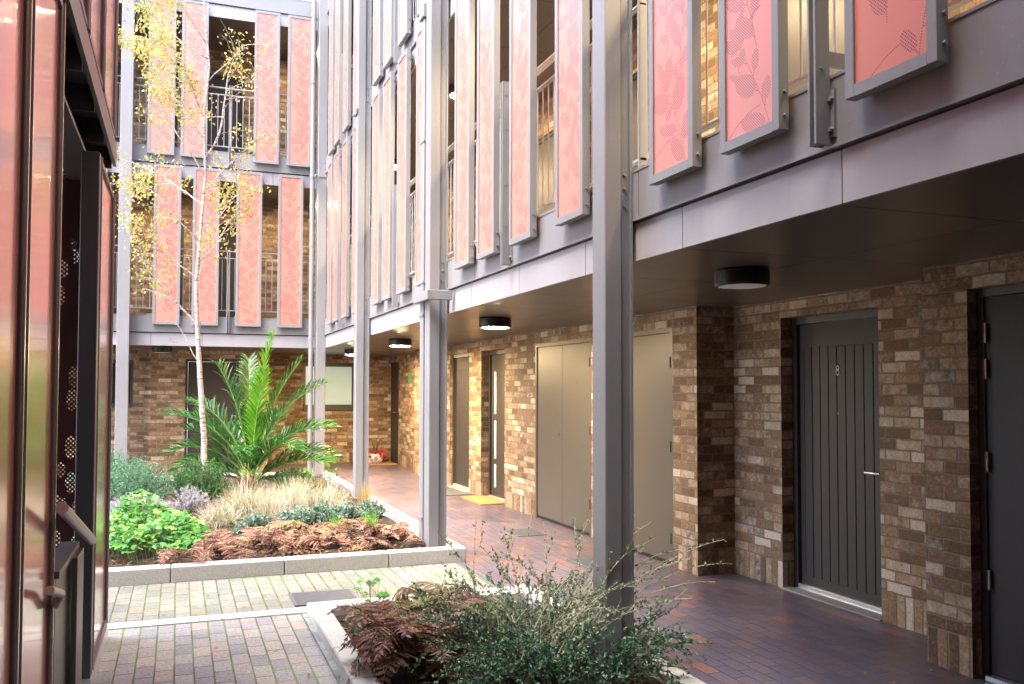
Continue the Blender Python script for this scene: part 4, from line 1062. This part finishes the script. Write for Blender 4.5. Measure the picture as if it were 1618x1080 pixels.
# --- cotoneaster
random.seed(36)
CX, CY = 1.95, 4.62
sh = empty('shrub', (CX, CY, .03), 'dense small-leaved dark green shrub sprawling around the foot of the near column', 'shrub')
CO = (CX, CY, .03)
st = MB(); lf_ = MB(); pa = MB()
def cstem(p0, az, L, el, droop, pale=False, den=1., side=True):
    n = max(6, int(L/.05)); q = Vector(p0); a = az; e = el; pts = [q.copy()]
    for i in range(n):
        e -= droop/n*(.5+i/n); a += U(-.1, .1); q = q+Vector((math.cos(a)*math.cos(e), math.sin(a)*math.cos(e), math.sin(e)))*(L/n); pts.append(q.copy())
    st.tube([tuple(x) for x in pts], [(.0042 if not pale else .0032)*(1-.75*i/n)+.0008 for i in range(n+1)], 4, 1 if pale else 0, cap=False)
    tgt = pa if pale else lf_
    for i in range(1, n+1):
        dr = (pts[i]-pts[i-1]).normalized()
        for k_ in range(int(6.5*den+U(0, 1))):
            q2 = pts[i-1].lerp(pts[i], U(0, 1)); s_ = U(.5, 1.2); tgt.leaf(q2, (rv(1)+dr*.4+Z*.25), Z+rv(.9), 0.023*s_, .013*s_, 0, .002)
        if side and U(0, 1) < .55:
            cstem2(pts[i], dr, L*.22*U(.5, 1.3), pale, den)
def cstem2(p, dr, L, pale, den):
    n = max(3, int(L/.04)); d = (dr+rv(.9)+Z*.2).normalized(); q = p.copy(); pts = [q.copy()]
    for i in range(n): d = (d+rv(.2)).normalized(); q = q+d*L/n; pts.append(q.copy())
    st.tube([tuple(x) for x in pts], .0013, 3, 1 if pale else 0, cap=False)
    tgt = pa if pale else lf_
    for i in range(1, n+1):
        for k_ in range(int(5*den+U(0, 1))):
            s_ = U(.5, 1.2); tgt.leaf(pts[i-1].lerp(pts[i], U(0, 1)), rv(1)+Z*.25, Z+rv(.9), 0.023*s_, .013*s_, 0, .002)
for i in range(215):
    a = U(0, 6.28); r_ = math.sqrt(U(0, 1)); p0 = (CX+math.cos(a)*r_*.34, CY+math.sin(a)*r_*.62, .03)
    cstem(p0, a+U(-.5, .5), U(.34, .60), U(.50, 1.35), U(.6, 1.6))
for i in range(26): # lighter upper shoots
    a = U(0, 6.28); cstem((CX+U(-.3, .35), CY+U(-.4, .4), .2), a, U(.4, .65), U(.8, 1.4), U(.4, 1.1), True, .8)
for az, L, el, dr_ in ((-6, 1.1, .9, .8), (-14, 1.05, .98, .75), (-18, 1.0, .85, .6), (2, 1.0, 1.05, .7), (-24, .95, 1.0, .5), (-10, .9, 1.2, .5), (-3, 1.15, .8, .9), (-8, .95, .95, .9), (-15, .90, .85, 1.0), (-20, .85, 1.05, .9), (-2, .9, .9, .8), (10, .8, 1.0, .6), (-30, .8, .7, .7), (-12, .75, 1.15, .4), (-25, .7, 1.2, .3), (95, .75, 1.35, .2), (120, .7, 1.3, .4), (170, .65, 1.1, .5), (-160, .6, 1.0, .6), (60, .7, 1.3, .2), (-5, 1.0, .75, .8)):
    cstem((CX+U(-.05, .2), CY+U(-.15, .15), .12), R(az), L, el, dr_, True, .55, side=False)
# three bare upright canes
for x, y, a, L in ((1.85, 5.15, -.3, .62), (1.72, 5.2, 1.2, .55), (2.0, 5.2, .6, .6)):
    cstem((x, y, .25), a, L, 1.35, .1, True, .12, side=False)
st.build('stems', [MAT['twig'], MAT['twig_pale']], sh, CO); lf_.build('foliage', MAT['coton'], sh, CO); pa.build('pale_foliage', MAT['coton_l'], sh, CO)
